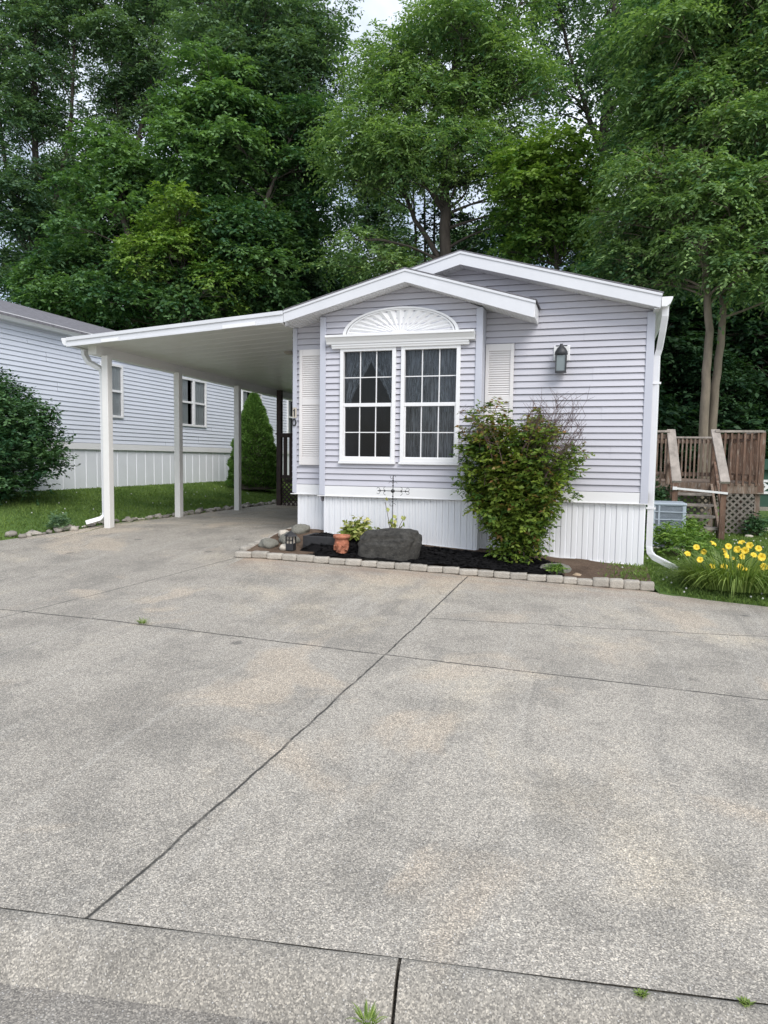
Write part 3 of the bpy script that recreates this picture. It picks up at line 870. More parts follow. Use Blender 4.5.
BPK, BPKB, BRT, BRB, BLT, BLB = (-2.46, 3.994), (-2.459, 3.834), (-.832, 3.512), (-.850, 3.318), (-4.14, 3.552), (-4.14, 3.404)
gable(8.70, BPK, BPKB, BRT, BRB, BLT, BLB, YW - .004)
m = MB()   # closed end of the small gable's eave, and its underside over the right shutter
m.box(-.850, -.834, 8.72, YW - .02, 3.325, 3.50)
m.build('eave_end', 'white', home)
def roof(l, pk, r, y0, y1, t=.013, lift=.004):
    m = MB(); m.prism([(l[0], l[1] + lift), (pk[0], pk[1] + lift), (r[0] + .02, r[1] + lift), (r[0] + .02, r[1] + lift + t), (pk[0], pk[1] + lift + t), (l[0], l[1] + lift + t)], y0, y1)
    return m
rf = roof(MLT, MPK, MRT, 8.935, HB + .3).build('roof', 'shingle', home)
m = roof(BLT, BPK, BRT, 8.685, YW + .1, lift=.006)
m.build('porch_gable_roof', 'shingle', home)
m = MB()   # side soffits closing the eaves
m.box(XR - .01, .592, 8.975, HB, 3.408, 3.42)
m.build('eave_soffit', 'white', home)

# eave gutter and downspout at the right corner
m = MB()
gp = [(.60, 3.43), (.66, 3.425), (.70, 3.46), (.725, 3.52), (.725, 3.54), (.60, 3.54)]
m.prism(gp, 8.96, HB)
gut = m.build('gutter', 'white', home, bevel=.004)
m = MB()
m.rtube([(.655, 9.06, 3.45), (.655, 9.07, 3.34), (.64, 9.16, 3.17), (.62, 9.285, 2.98), (.60, 9.31, 2.90), (.60, 9.31, .56), (.612, 9.29, .475), (.66, 9.24, .425), (.93, 9.16, .30)], .07, .055, up=(.25, 1, .12))
ds = m.build('downspout', 'white', home, bevel=.004)
m = MB(); m.box(.545, .655, 9.272, 9.30, 2.56, 2.585); m.build('strap', 'white', ds); m = MB(); m.box(.545, .655, 9.272, 9.30, 1.02, 1.045); m.build('strap', 'white', ds)

# shutters
def shutter(x0, x1, y, z0, z1):
    m = MB(); fw = .045
    m.box(x0, x0 + fw, y - .035, y - .003, z0, z1); m.box(x1 - fw, x1, y - .035, y - .003, z0, z1)
    zm = z0 + (z1 - z0) * .55
    for a, b in ((z0, z0 + .10), (zm - .045, zm + .045), (z1 - .09, z1)): m.box(x0 + fw, x1 - fw, y - .034, y - .004, a, b)
    s = m.build('shutter', 'shutter', home, bevel=.004)
    m = MB()
    for a, b in ((z0 + .1, zm - .045), (zm + .045, z1 - .09)):
        n = int((b - a) / .029)
        for i in range(n):
            z = a + (i + .5) * (b - a) / n
            m.add([(x0 + fw, y - .028, z - .012), (x1 - fw, y - .028, z - .012), (x1 - fw, y - .012, z + .015), (x0 + fw, y - .012, z + .015), (x0 + fw, y - .012, z - .014), (x1 - fw, y - .012, z - .014)], [(0, 1, 2, 3), (4, 5, 1, 0)])
    m.box(x0 + fw, x1 - fw, y - .006, y - .003, z0 + .1, z1 - .09)
    m.build('louvre', 'shutter', s)
shutter(-4.125, -3.765, YW - .018, 1.50, 3.115)
shutter(-1.492, -1.128, YW - .018, 1.50, 3.10)

# windows of the bay
def window(x0, x1, z0, z1, y, parent, cols=3, rows=2, curtain=None, plane='y'):
    m = MB(); fw = .05
    m.box(x0, x0 + fw, y - .045, y + .03, z0, z1); m.box(x1 - fw, x1, y - .045, y + .03, z0, z1)
    m.box(x0 + fw, x1 - fw, y - .045, y + .03, z1 - fw, z1); m.box(x0 + fw, x1 - fw, y - .045, y + .03, z0, z0 + fw)
    m.box(x0 - .012, x1 + .012, y - .06, y - .02, z0 - .03, z0 - .001)
    win = m.build('window', 'white_clean', parent, bevel=.004)
    a, b, c, d = x0 + fw, x1 - fw, z0 + fw, z1 - fw; zm = (c + d) / 2
    m = MB()
    m.box(a, b, y - .030, y + .02, zm - .024, zm + .024)
    m.box(a, a + .018, y - .022, y + .02, c, zm - .024); m.box(b - .018, b, y - .022, y + .02, c, zm - .024); m.box(a + .018, b - .018, y - .022, y + .02, c, c + .018)
    m.build('sash', 'white_clean', win, bevel=.003)
    m = MB()
    for s0, s1, yy in ((c, zm - .024, y - .004), (zm + .024, d, y + .01)):
        for i in range(1, cols): xx = lerp(a, b, i / cols); m.box(xx - .0065, xx + .0065, yy - .010, yy + .004, s0, s1)
        for i in range(1, rows): zz = lerp(s0, s1, i / rows); m.box(a, b, yy - .009, yy + .003, zz - .006, zz + .006)
    m.build('muntin', 'white_clean', win)
    m = MB()
    m.add([(a, y, c), (b, y, c), (b, y, zm), (a, y, zm)], [(0, 1, 2, 3)]); m.add([(a, y + .014, zm), (b, y + .014, zm), (b, y + .014, d), (a, y + .014, d)], [(0, 1, 2, 3)])
    m.build('glass', 'glass', win)
    return win, a, b, c, d
def drape(fx0, fx1, z0, z1, y, folds=7, amp=.018, nz=24):
    """curtain hung between edge curves fx0(t), fx1(t), t from the rod down"""
    m = MB()
    def P(u, v):
        x = lerp(fx0(v), fx1(v), u)
        return (x, y + amp * math.sin(u * folds * 2 * PI + .6 * math.sin(v * 3)), lerp(z1, z0, v))
    m.grid(P, 60, nz); return m
w1, a, b, c, d = window(-3.42, -2.638, 1.56, 3.078, YB, bay)
mid = (a + b) / 2; zm = (c + d) / 2
m = drape(lambda t: a - .05, lambda t: lerp(mid + .03, a + .06, sstep(.1, 1.0, t) ** .8), zm - .05, d + .05, YB + .085, 4)
m.build('curtain', 'curtain', w1)
m = drape(lambda t: lerp(mid - .02, b - .02, sstep(.1, 1.05, t) ** .75), lambda t: b + .06, zm - .1, d + .05, YB + .095, 4)
m.build('curtain', 'curtain', w1)

w2, a, b, c, d = window(-2.566, -1.777, 1.56, 3.078, YB, bay)
m = drape(lambda t: a - .05, lambda t: lerp((a + b) / 2 + .02, a + .14, t ** 1.5), zm - .05, d + .05, YB + .085, 5)
m.build('curtain', 'curtain', w2)
m = drape(lambda t: lerp((a + b) / 2 - .02, b - .20, t ** 1.5), lambda t: b + .05, zm - .1, d + .05, YB + .095, 5)
m.build('curtain', 'curtain', w2)
m = drape(lambda t: a - .05, lambda t: b + .05, c - .02, d, YB + .14, 12, .012)
m.build('sheer_curtain', 'sheer', w2)

# cornice over the windows and the sunburst fan
m = MB()
cz0 = 3.237
m.prism_x([(YB, cz0), (YB - .15, cz0), (YB - .15, cz0 - .028), (YB - .132, cz0 - .04), (YB - .10, cz0 - .085), (YB - .092, cz0 - .112), (YB, cz0 - .112)], -3.60, -1.592)
m.prism_x([(YB - .002, cz0 - .114), (YB - .082, cz0 - .114), (YB - .082, cz0 - .135), (YB - .072, cz0 - .150), (YB - .068, cz0 - .168), (YB - .002, cz0 - .168)], -3.53, -1.665)
m.build('cornice', 'white_clean', home)
FX, FZ, FRX, FRZ = -2.592, 3.239, .79, .345
m = MB(); n = 36
def arc(k, rx, rz, y): a = PI * k / n; return (FX - rx * math.cos(a), y, FZ + rz * math.sin(a))
for r0, r1, y in ((1.0, .945, YB - .055), (.93, .90, YB - .045)):
    vs = []
    for k in range(n + 1): vs += [arc(k, FRX * r0, FRZ * r0, y), arc(k, FRX * r1, FRZ * r1 * .99, y), arc(k, FRX * r0, FRZ * r0, YB), arc(k, FRX * r1, FRZ * r1 * .99, YB)]
    fs = []
    for k in range(n):
        i, j = 4 * k, 4 * k + 4
        fs += [(i, i + 1, j + 1, j), (i + 2, i, j, j + 2), (i + 1, i + 3, j + 3, j + 1)]
    m.add(vs, [f[::-1] for f in fs])
fan = m.build('sunburst_pediment', 'white_clean', home)
m = MB(); nr = 17
for k in range(nr):     # fluted rays: ridges and valleys from the hub to the arch
    a0, am, a1 = PI * k / nr, PI * (k + .5) / nr, PI * (k + 1) / nr
    P = lambda a, s, y: (FX - FRX * s * math.cos(a), YB - y, FZ + FRZ * s * math.sin(a))
    m.add([P(a0, .14, .020), P(am, .14, .022), P(a1, .14, .020), P(a1, .93, .012), P(am, .93, .042), P(a0, .93, .012)], [(0, 1, 4, 5), (1, 2, 3, 4)])
m.build('ray', 'white_clean', fan)
m = MB()
vs = [(FX, YB - .04, FZ)] + [(FX - .13 * math.cos(PI * k / 12), YB - .035, FZ + .052 * math.sin(PI * k / 12)) for k in range(13)]
m.add(vs, [(0, k + 1, k + 2)[::-1] for k in range(12)]); m.build('hub', 'white_clean', fan)

# wall lantern
wx, wz = -.534, 2.88
m = MB(); m.box(wx - .10, wx + .10, YW - .035, YW + .0, 2.865, 3.055); plate = m.build('wall_lantern', 'white_clean', home, bevel=.006)
m = MB()
yc = YW - .13
m.tube([(wx, YW - .03, 3.00), (wx, YW - .07, 3.035), (wx, yc, 3.03), (wx, yc, 3.0)], .012, 8)
m.lathe([(.018, 3.06), (.02, 3.03), (.05, 3.01), (.078, 2.96), (.08, 2.925), (.062, 2.915)], (wx, yc, 0), 16)
m.bar((wx - .07, yc, 3.035), (wx + .07, yc, 3.035), .012, .014)
m.build('hood', 'bronze', plate)
m = MB()
for sx in (-1, 1):
    for sy in (-1, 1): m.bar((wx + sx * .057, yc + sy * .057, 2.72), (wx + sx * .062, yc + sy * .062, 2.92), .012, .012, up=(1, 0, 0))
m.box(wx - .066, wx + .066, yc - .066, yc + .066, 2.705, 2.722)
m.build('cage', 'bronze', plate)
m = MB(); m.box(wx - .052, wx + .052, yc - .052, yc + .052, 2.723, 2.915); m.build('glass', 'frost', plate)

# house number 10 on the left corner trim
nx, ny = XL + .030, YW - .034
m = MB(); m.box(nx - .024, nx + .034, ny - .006, ny - .001, 2.165, 2.31)
npl = m.build('number_plate', 'stone_pale', home)
m = MB(); m.box(nx - .002, nx + .012, ny - .014, ny - .007, 2.185, 2.29); m.box(nx - .016, nx - .002, ny - .013, ny - .007, 2.262, 2.275)
m.build('digit', 'bronze', npl)
m = MB(); n = 20; vs = []
for k in range(n):
    a = 2 * PI * k / n
    for r0, r1, y in ((.022, .046, ny - .014), (.024, .042, ny - .014))[:1]: vs += [(nx + r * math.cos(a), y, 2.10 + q * math.sin(a)) for r, q in ((.033, .056), (.016, .036))]
m.add(vs, [(2 * k, 2 * ((k + 1) % n), 2 * ((k + 1) % n) + 1, 2 * k + 1)[::-1] for k in range(n)])
m.add([(x, ny - .001, z) for x, y, z in vs[::2]] + vs[::2], [(k, (k + 1) % n, n + (k + 1) % n, n + k) for k in range(n)])
m.build('digit', 'bronze', npl)

# ------------------------------------------------------------------ carport
CX0, CX1 = -7.68, -4.145
cp = thing('carport', (-6, 9.2, .48), 'white attached carport with a flat panelled roof on slim posts', 'carport')
def ct(x): return lerp(3.331, 3.552, (x + 7.68) / 3.535)
def cbz(x): return lerp(3.205, 3.404, (x + 7.66) / 3.515)
m = MB()
m.prism([(CX0, ct(CX0)), (CX1, ct(CX1)), (CX1, cbz(CX1)), (CX0, cbz(CX0))], 8.70, 8.72)
m.prism([(CX0, ct(CX0) - .045), (CX1, ct(CX1) - .045), (CX1, ct(CX1) + .006), (CX0, ct(CX0) + .006)], 8.682, 8.699)
m.prism([(CX0, cbz(CX0) - .004), (CX1, cbz(CX1) - .004), (CX1, cbz(CX1) + .026), (CX0, cbz(CX0) + .026)], 8.688, 8.699)
fa = m.build('fascia', 'fascia', cp, bevel=.003)
for x0, x1 in ((-7.05, -6.75), (-5.05, -4.55)):
    m = MB(); m.prism([(x0, cbz(x0) + .0), (x1, cbz(x1) + .0), (x1, cbz(x1) + .05), (x0, cbz(x0) + .05)], 8.676, 8.6875); m.build('patch', 'white_clean', fa)
CE = 17.2
m = MB()
y = 8.725
while y < CE:
    y2 = min(CE, y + .30)
    for a, b, dz in ((y, y + .022, -.003), (y + .022, y2, 0)):
        x0, x1 = -7.63, -4.25
        m.prism([(x0, cbz(x0) + .03 + dz), (x1, cbz(x1) + .03 + dz), (x1, cbz(x1) + .05), (x0, cbz(x0) + .05)], a, b)
    y = y2
m.v = [(x, y, z - .0185 * (y - 8.72)) for x, y, z in m.v]
ceil = m.build('ceiling_panel', 'ceil', cp)
m = MB(); m.prism([(-7.67, ct(-7.67) - .012), (-4.25, ct(-4.25) - .012), (-4.25, ct(-4.25)), (-7.67, ct(-7.67))], 8.721, CE); m.v = [(x, y, z - .0185 * (y - 8.72)) for x, y, z in m.v]; m.build('roof_panel', 'white', cp)
m = MB(); m.bar((-7.43, 8.95, 3.190), (-7.22, CE, 3.03), .15, .145); m.build('beam', 'post', cp, bevel=.004)
def post(x, y, zt):
    m = MB(); w_ = .055; m.box(x - w_, x + w_, y - w_, y + w_, g(x, y) - .02, zt); return m.build('post', 'post', cp, bevel=.006)
for (x, y) in ((-7.325, 9.14), (-7.300, 11.0), (-7.19, 12.95)): post(x, y, lerp(3.125, 2.98, (y - 9) / 8))
m = MB()
m.prism([(-7.70, 3.22), (-7.76, 3.225), (-7.80, 3.26), (-7.82, 3.335), (-7.70, 3.335)], 8.71, CE); m.v = [(x + .03, y, z - .0185 * (y - 8.72)) for x, y, z in m.v]
m.build('gutter', 'white', cp, bevel=.004)
m = MB()
m.rtube([(-7.72, 9.12, 3.24), (-7.715, 9.13, 3.14), (-7.65, 9.14, 3.03), (-7.55, 9.17, 2.975), (-7.47, 9.20, 2.93), (-7.455, 9.21, 2.84), (-7.455, 9.22, .70), (-7.46, 9.20, .63), (-7.49, 9.13, .60), (-7.64, 8.99, .545)], .065, .085, up=(.2, 1, .1))
m.build('downspout', 'white', cp, bevel=.004)
lx_, ly_ = -5.0, 10.8
m = MB(); m.lathe([(.001, -.035), (.09, -.03), (.12, -.012), (.125, .0)], (lx_, ly_, cbz(lx_) - .01), 24); m.build('ceiling_light', 'stone', cp)

# dark porch rail at the far end of the carport
pr = thing('porch_railing', (-6.6, 14.7, .5), 'dark brown wooden porch railing with lattice below at the far end of the carport', 'railing')
m = MB(); m.box(-7.14, -7.03, 14.65, 14.76, .47, 3.13); m.build('post', 'porch', pr, bevel=.006)
m = MB(); m.box(-7.03, -4.3, 14.66, 14.75, 2.06, 2.12); m.box(-7.03, -4.3, 14.68, 14.73, 1.12, 1.20); m.box(-7.16, -4.3, 14.64, 14.77, 2.121, 2.155); m.build('rail', 'porch', pr)
x = -6.94
while x < -4.4:
    m = MB(); m.box(x - .04, x + .04, 14.685, 14.725, 1.20, 2.06); m.build('baluster', 'porch', pr); x += .145
m = MB()
def lattice(mb, O, u, n, w_, z0, z1, step=.11, sw=.035, th=.008):
    O, u, n = V(O), V(u), V(n); h = z1 - z0
    for s in (1, -1):
        c = -h
        while c < w_ + h:
            # line x = c + s*(z-z0) clipped to [0,w_]
            ts = [t for t in (0, h)]
            xa, xb = (c, c + h) if s > 0 else (c + h, c)
            lo, hi = 0., h
            if s > 0: lo, hi = max(0, -c), min(h, w_ - c)
            else: lo, hi = max(0, c + h - w_), min(h, c + h)
            if hi - lo > .03:
                X = (lambda z: c + z) if s > 0 else (lambda z: c + h - z)
                p = O + u * X(lo) + V((0, 0, z0 + lo)) + n * (th * s * .55); q = O + u * X(hi) + V((0, 0, z0 + hi)) + n * (th * s * .55)
                mb.bar(p, q, th, sw, up=n.cross((q - p).normalized()))
            c += step
lattice(m, (-7.03, 14.70, 0), X_, NY, 2.7, .5, 1.12)
m.build('lattice_panel', 'porch', pr)
m = MB(); m.box(-7.0, -4.3, 14.78, 16.2, 1.02, 1.10); m.build('porch_floor', 'porch', pr)

# ------------------------------------------------------------------ neighbouring home
NXW, NE, NS = -10.5, 4.06, 1.73
nb = thing('mobile_home', (NXW - 2.3, 16.5, .85), 'long pale blue mobile home with white skirting beyond the carport', 'mobile home')
NY0, NY1 = 8.0, 25.5
wins = [(12.88, 13.60, 2.44, 3.63), (15.87, 17.12, 2.39, 3.65), (19.12, 20.4, 2.36, 3.64), (22.35, 23.4, 2.40, 3.62)]
m = MB()
ops = [(a + .03, b - .03, c + .03, d - .03) for a, b, c, d in wins]
def siding_multi(mb, O, u, n, z0, z1, a, b, ops, pitch):
    xs_ = [a] + [(ops[i][1] + ops[i + 1][0]) / 2 for i in range(len(ops) - 1)] + [b]
    for i, o in enumerate(ops): siding(mb, O, u, n, z0, z1, lambda z, i=i: (xs_[i], xs_[i + 1]), (o,), pitch, .016)
siding_multi(m, (NXW, 0, 0), Y_, PX, NS + .12, NE + .02, NY0, NY1, ops, .092)
siding(m, (0, NY0, 0), X_, NY, NS + .12, NE + .8, lambda z: (NXW - 4.8 + max(0, z - NE) * 2.8, NXW - max(0, z - NE) * 2.8), (), .092)
m.build('wall', 'siding_n', nb)
m = MB(); ribs(m, (NXW - .03, 0, 0), Y_, PX, NY0, NY1, lambda y: .6, NS, .34, [(0, 0), (.03, .014), (.92, .014), (.95, 0)])
ribs(m, (0, NY0 + .03, 0), X_, NY, NXW - 4.8, NXW, lambda y: .6, NS, .34, [(0, 0), (.02, .014), (.05, .014), (.07, 0)])
m.build('skirting', 'skirt_n', nb)
m = MB(); m.box(NXW - .02, NXW + .028, NY0, NY1, NS - .01, NS + .122); m.box(NXW - .02, NXW + .02, NY0, NY1, .80, .86); m.build('band_board', 'white_clean', nb)
m = MB(); m.prism([(NXW + .26, NE + .045), (NXW - 2.40, NE + .955), (NXW - 5.0, NE + .045), (NXW - 5.0, NE), (NXW - 2.40, NE + .91), (NXW + .26, NE)], NY0 - .2, NY1 + .2); m.build('roof', 'shingle', nb)
m = MB(); m.prism([(NXW + .13, NE - .05), (NXW + .20, NE - .055), (NXW + .25, NE + .0), (NXW + .255, NE + .06), (NXW + .13, NE + .06)], NY0 - .2, NY1 + .2)
m.build('gutter', 'white', nb)
m = MB(); m.box(NXW - .01, NXW + .129, NY0, NY1, NE - .045, NE - .03); m.build('soffit', 'white', nb)
for i, (y0, y1, z0, z1) in enumerate(wins):
    m = MB(); x = NXW + .02; fw = .055
    def fr(a, b, c, d): m.box(x - .04, x + .03, a, b, c, d)
    fr(y0, y0 + fw, z0, z1); fr(y1 - fw, y1, z0, z1); fr(y0 + fw, y1 - fw, z0, z0 + fw); fr(y0 + fw, y1 - fw, z1 - fw, z1)
    if y1 - y0 > 1: ym = (y0 + y1) / 2; fr(ym - .05, ym + .05, z0 + fw, z1 - fw)
    wn = m.build('window', 'white_clean', nb, bevel=.004)
    m = MB(); zm = (z0 + z1) / 2; m.box(x - .03, x + .02, y0 + fw, y1 - fw, zm - .025, zm + .025); m.build('sash', 'white_clean', wn)
    m = MB(); m.add([(x - .01, y0 + fw, z0 + fw), (x - .01, y1 - fw, z0 + fw), (x - .01, y1 - fw, z1 - fw), (x - .01, y0 + fw, z1 - fw)], [(0, 1, 2, 3)]); m.build('glass', 'glass', wn)
    m = MB()
    q = .34 if y1 - y0 > 1 else .5
    for s0, s1 in ((y0 + .03, lerp(y0, y1, .36)), (lerp(y0, y1, .52), lerp(y0, y1, .97))):
        m.grid(lambda u, v: (x - .045 + .010 * math.sin(u * 30), lerp(s0, s1, u), lerp(z0 + .02, z1 - .02, v)), 30, 2)
    m.build('curtain', 'curtain_n', wn)
    m = MB(); m.box(x - 1.2, x - 1.19, y0 - .4, y1 + .4, z0 - .3, z1 + .3); m.box(x - 1.19, x - .06, y0 - .4, y0 - .38, z0 - .3, z1 + .3); m.box(x - 1.19, x - .06, y1 + .38, y1 + .4, z0 - .3, z1 + .3)
    m.box(x - 1.19, x - .06, y0 - .4, y1 + .4, z1 + .28, z1 + .3); m.box(x - 1.19, x - .06, y0 - .4, y1 + .4, z0 - .3, z0 - .28)
    m.build('room', 'dark', wn)

# ------------------------------------------------------------------ air conditioner
ax0, ax1, ay0, ay1, az0, az1 = .74, 1.215, 11.2, 11.75, .33, 1.005
ac = thing('air_conditioner', (1.07, 11.47, az0), 'grey outdoor air conditioner with horizontal louvres by the right corner of the home', 'air conditioner')
m = MB(); m.box(ax0 - .05, ax1 + .05, ay0 - .05, ay1 + .05, az0 - .10, az0); m.build('pad', 'block', ac)
m = MB(); m.box(ax0 + .03, ax1 - .03, ay0 + .03, ay1 - .03, az0, az1 - .03); m.build('coil', 'ac_dark', ac)
m = MB()
for x in (ax0, ax1 - .05):
    for y in (ay0, ay1 - .05): m = MB(); m.box(x, x + .05, y, y + .05, az0, az1 - .04); m.build('corner_post', 'ac', ac, bevel=.01)
m = MB(); m.box(ax0 + .09, ax0 + .115, ay0 - .003, ay0 + .02, az0, az1 - .04); m.build('upright', 'ac', ac)
m = MB(); m.box(ax0 - .012, ax1 + .012, ay0 - .012, ay1 + .012, az1 - .045, az1); m.build('lid', 'ac', ac, bevel=.02)
m = MB()
for i in range(5):
    z = az0 + .07 + i * .115
    m.box(ax0 - .004, ax1 + .004, ay0 - .006, ay1 + .006, z, z + .018)
    for k in range(5): m.box(ax0 + .01, ax1 - .01, ay0 + .006, ay0 + .012, z + .028 + k * .017, z + .034 + k * .017)
m.build('louvre', 'ac', ac)

# ------------------------------------------------------------------ deck with stairs
DY, DZ, DX0, DX1, DYB = 14.3, 1.24, .58, 2.80, 17.7
GZ = .30
dk = thing('wooden_deck', (1.7, 16, GZ), 'weathered brown wooden deck with railings, stairs and lattice skirt at the right', 'deck')
m = MB()
x = DX0
while x < DX1 - .05:
    m.box(x, x + .134, DY, DYB, DZ - .035, DZ); x += .14
m.build('floor_board', 'deck', dk)
m = MB(); m.box(DX0, DX1, DY - .04, DY - .002, DZ - .19, DZ - .005); m.box(DX1, DX1 + .04, DY - .04, DYB, DZ - .19, DZ - .005); m.box(DX0, DX1, DYB + .002, DYB + .04, DZ - .19, DZ - .005)
m.build('rim_joist', 'deck', dk)
for (x, y) in ((DX0 + .05, DY + .06), (1.22, DY + .06), (1.98, DY + .06), (DX1 - .05, DY + .06), (DX1 - .05, 16), (DX1 - .05, DYB - .06), (DX0 + .05, DYB - .06)):
    m = MB(); m.box(x - .045, x + .045, y - .045, y + .045, GZ - .1, DZ - .036); m.build('support_post', 'deck', dk)
def rail_run(p, q, red=False, step=.125, top=.95):
    p, q = V(p), V(q); L = (q - p).length; d = (q - p) / L; mt = 'deck_red' if red else 'deck'
    m = MB(); m.bar(p + V((0, 0, top)), q + V((0, 0, top)), .14, .04); m.build('top_rail', 'deck_grey', dk)
    m = MB(); m.bar(p + V((0, 0, top - .09)), q + V((0, 0, top - .09)), .038, .09); m.build('side_rail', mt, dk); m = MB(); m.bar(p + V((0, 0, .10)), q + V((0, 0, .10)), .038, .09); m.build('side_rail', mt, dk)
    s = .06
    nrm = V((d.y, -d.x, 0))
    while s < L:
        c = p + d * s + nrm * .04; m = MB(); m.bar(c + V((0, 0, -.04)), c + V((0, 0, top - .03)), .04, .035, up=d); m.build('baluster', mt, dk); s += step
    for c in (p, q):
        m = MB(); m.bar(c + V((0, 0, -.16)), c + V((0, 0, top - .021)), .09, .09, up=d); m.build('railing_post', mt, dk)
rail_run((DX0 + .05, DY, DZ), (1.20, DY, DZ))
rail_run((1.985, DY, DZ), (DX1 - .02, DY, DZ), True, .11)
rail_run((DX1 - .02, DY + .12, DZ), (DX1 - .02, DYB, DZ), True)
rail_run((DX0 + .05, DYB, DZ), (DX1 - .02, DYB, DZ), False, .09)
SY = 13.10
for x in (1.225, 1.99):
    m = MB(); m.bar((x, DY + .05, 2.215), (x + .015, SY - .06, 1.275), .15, .045); m.build('handrail', 'deck_grey', dk, bevel=.005)
    m = MB(); m.bar((x, SY, GZ - .08), (x, SY, 1.29), .09, .09, up=(1, 0, 0)); m.build('newel_post', 'deck_red', dk)
    m = MB()
    xi = x + (.03 if x < 1.5 else -.03)
    m.prism_x([(DY - .04, DZ - .02), (DY - .04, DZ - .30), (SY + .06, GZ - .05), (SY + .06, GZ + .2)], xi - .02, xi + .02); m.build('stringer', 'deck', dk)
    m = MB(); m.bar((x, DY - .08, 1.60), (x, SY + .05, .72), .035, .08); m.build('side_rail', 'deck_red', dk)
for i in range(4):
    y = SY + .06 + i * .27; z = GZ + .19 + i * .185
    m = MB(); m.box(1.275, 1.94, y, y + .26, z - .04, z); m.build('stair_tread', 'deck_grey', dk)
m = MB(); lattice(m, (2.06, DY - .06, 0), X_, NY, .62, GZ - .02, DZ - .20, .12, .034)
m.build('lattice_panel', 'lattice', dk)
m = MB(); lattice(m, (1.24, DY - .01, 0), X_, NY, .72, GZ - .02, DZ - .20, .12, .034)
m.build('lattice_panel', 'lattice', dk)
m = MB(); lattice(m, (DX1 + .0, DY + .1, 0), Y_, PX, 3.2, GZ, DZ - .2, .12, .034); m.build('lattice_panel', 'lattice', dk)
m = MB(); m.bar((1.185, SY - .065, 1.165), (2.05, SY - .065, 1.095), .03, .035)
m.box(1.18, 1.25, SY - .085, SY - .05, 1.135, 1.19)
rod = m.build('barrier_rod', 'white_clean'); tag(rod, 'white rod laid slanting across the foot of the deck stairs', 'rod')

# ------------------------------------------------------------------ green shed
sz = lawn_z(4.5, 22)
sh = thing('garden_shed', (5.2, 22.8, sz), 'dark green garden shed with a white framed door behind the deck', 'shed')
m = MB(); m.box(3.72, 6.6, 22, 24.4, sz + .08, sz + 1.15); m.build('wall', 'shed', sh)
m = MB(); m.box(3.6, 6.75, 21.7, 24.6, sz - .05, sz + .075); m.build('slab', 'kerb', sh)
m = MB(); m.prism_x([(21.85, sz + 1.12), (23.2, sz + 1.38), (24.55, sz + 1.12), (24.55, sz + 1.17), (23.2, sz + 1.43), (21.85, sz + 1.17)], 3.6, 6.75); m.build('roof', 'shed', sh)
m = MB()
for z0, z1 in ((.44, .84),):
    a, b = sz + z0, sz + z1; x0, x1 = 4.22, 4.72
    m.box(x0, x0 + .09, 21.96, 21.995, a, b); m.box(x1 - .09, x1, 21.96, 21.995, a, b); m.box(x0 + .09, x1 - .09, 21.96, 21.995, a, a + .07); m.box(x0 + .09, x1 - .09, 21.96, 21.995, b - .07, b)
    m.bar((x0 + .07, 21.985, a + .05), (x1 - .07, 21.985, b - .05), .012, .07); m.bar((x1 - .07, 21.987, a + .05), (x0 + .07, 21.987, b - .05), .012, .07)
m.build('door_trim', 'white_clean', sh)

# ------------------------------------------------------------------ plants near the homes
def plant_root(name, loc, label, cat, group=None): return thing(name, loc, label, cat, group)

# big flowering bush in the bed
bx, by = -.98, 8.62; bz = bed_z(bx, by)
bush = plant_root('flowering_bush', (bx, by, bz), 'leafy vase shaped green bush with bare purplish twigs standing in the bed', 'bush')
rng = np.random.default_rng(5)
stems, cl_, m, tw = [], [], MB(), MB()
for i in range(30):
    a = rng.uniform(0, 2 * PI); sp = rng.uniform(.05, 1) ** .6
    top = V((bx + .74 * sp * math.cos(a), by + .62 * sp * math.sin(a) * .9, bz + rng.uniform(1.2, 2.05) - .35 * sp))
    pts = bez((bx + .17 * math.cos(a * 3.3), by + .10 * math.sin(a * 2.7), bz - .03), top, (-.18 * math.cos(a) * sp, -.1 * math.sin(a) * sp, .18), 8)
    m.tube(pts, [lerp(.011, .003, t / 8) for t in range(9)], 5)
    for k, p in enumerate(pts[2:]):
        if p.z > bz + .3: cl_.append((p.x, p.y, p.z, rng.uniform(.11, .20), rng.uniform(-.15, .2)))
for i in range(90):   # low skirts and fill so the bush is dense in its heart
    a = rng.uniform(0, 2 * PI); q = rng.random() ** .5; hh = rng.uniform(.10, 1.62)
    rr = interp([(0.1, .13), (.3, .22), (.55, .40), (.95, .66), (1.3, .68), (1.7, .5)], hh)
    cl_.append((bx + rr * q * math.cos(a), by + .62 * rr * q * math.sin(a), bz + hh, rng.uniform(.14, .2), rng.uniform(-.2, .1)))
m.build('stem', 'bark', bush)
for i in range(85):   # bare dry twigs, mostly high on the right
    a = rng.uniform(-1.0, 1.0) if i % 4 else rng.uniform(0, 2 * PI)
    s = V((bx + rng.uniform(.1, .6) * math.cos(a), by + .3 * math.sin(a) - .1, bz + rng.uniform(.9, 1.5)))
    e = s + V((rng.uniform(.02, .36) * (1 if math.cos(a) > -.2 else -1), rng.uniform(-.15, .1), rng.uniform(.25, .62)))
    pts = bez(s, e, (.03, 0, .04), 4); tw.tube(pts, [.005, .004, .003, .0025, .002], 4)
    for k in range(7):
        p = pts[rng.integers(1, 5)]; q = p + V((rng.uniform(-.14, .14), rng.uniform(-.1, .1), rng.uniform(.03, .18)))
        tw.tube([p, q], [.0026, .0014], 3)
tw.build('bare_twig', 'twig', bush)
P, T = sprays(cl_, 640, 7, .12, .068, .037, .3, .9, .3, rng, .45)
hi = np.clip((P[:, 0, 2] - bz - 1.25) / .6, 0, 1)
T = T + (rng.random(len(T)) < .55 * hi) * .5
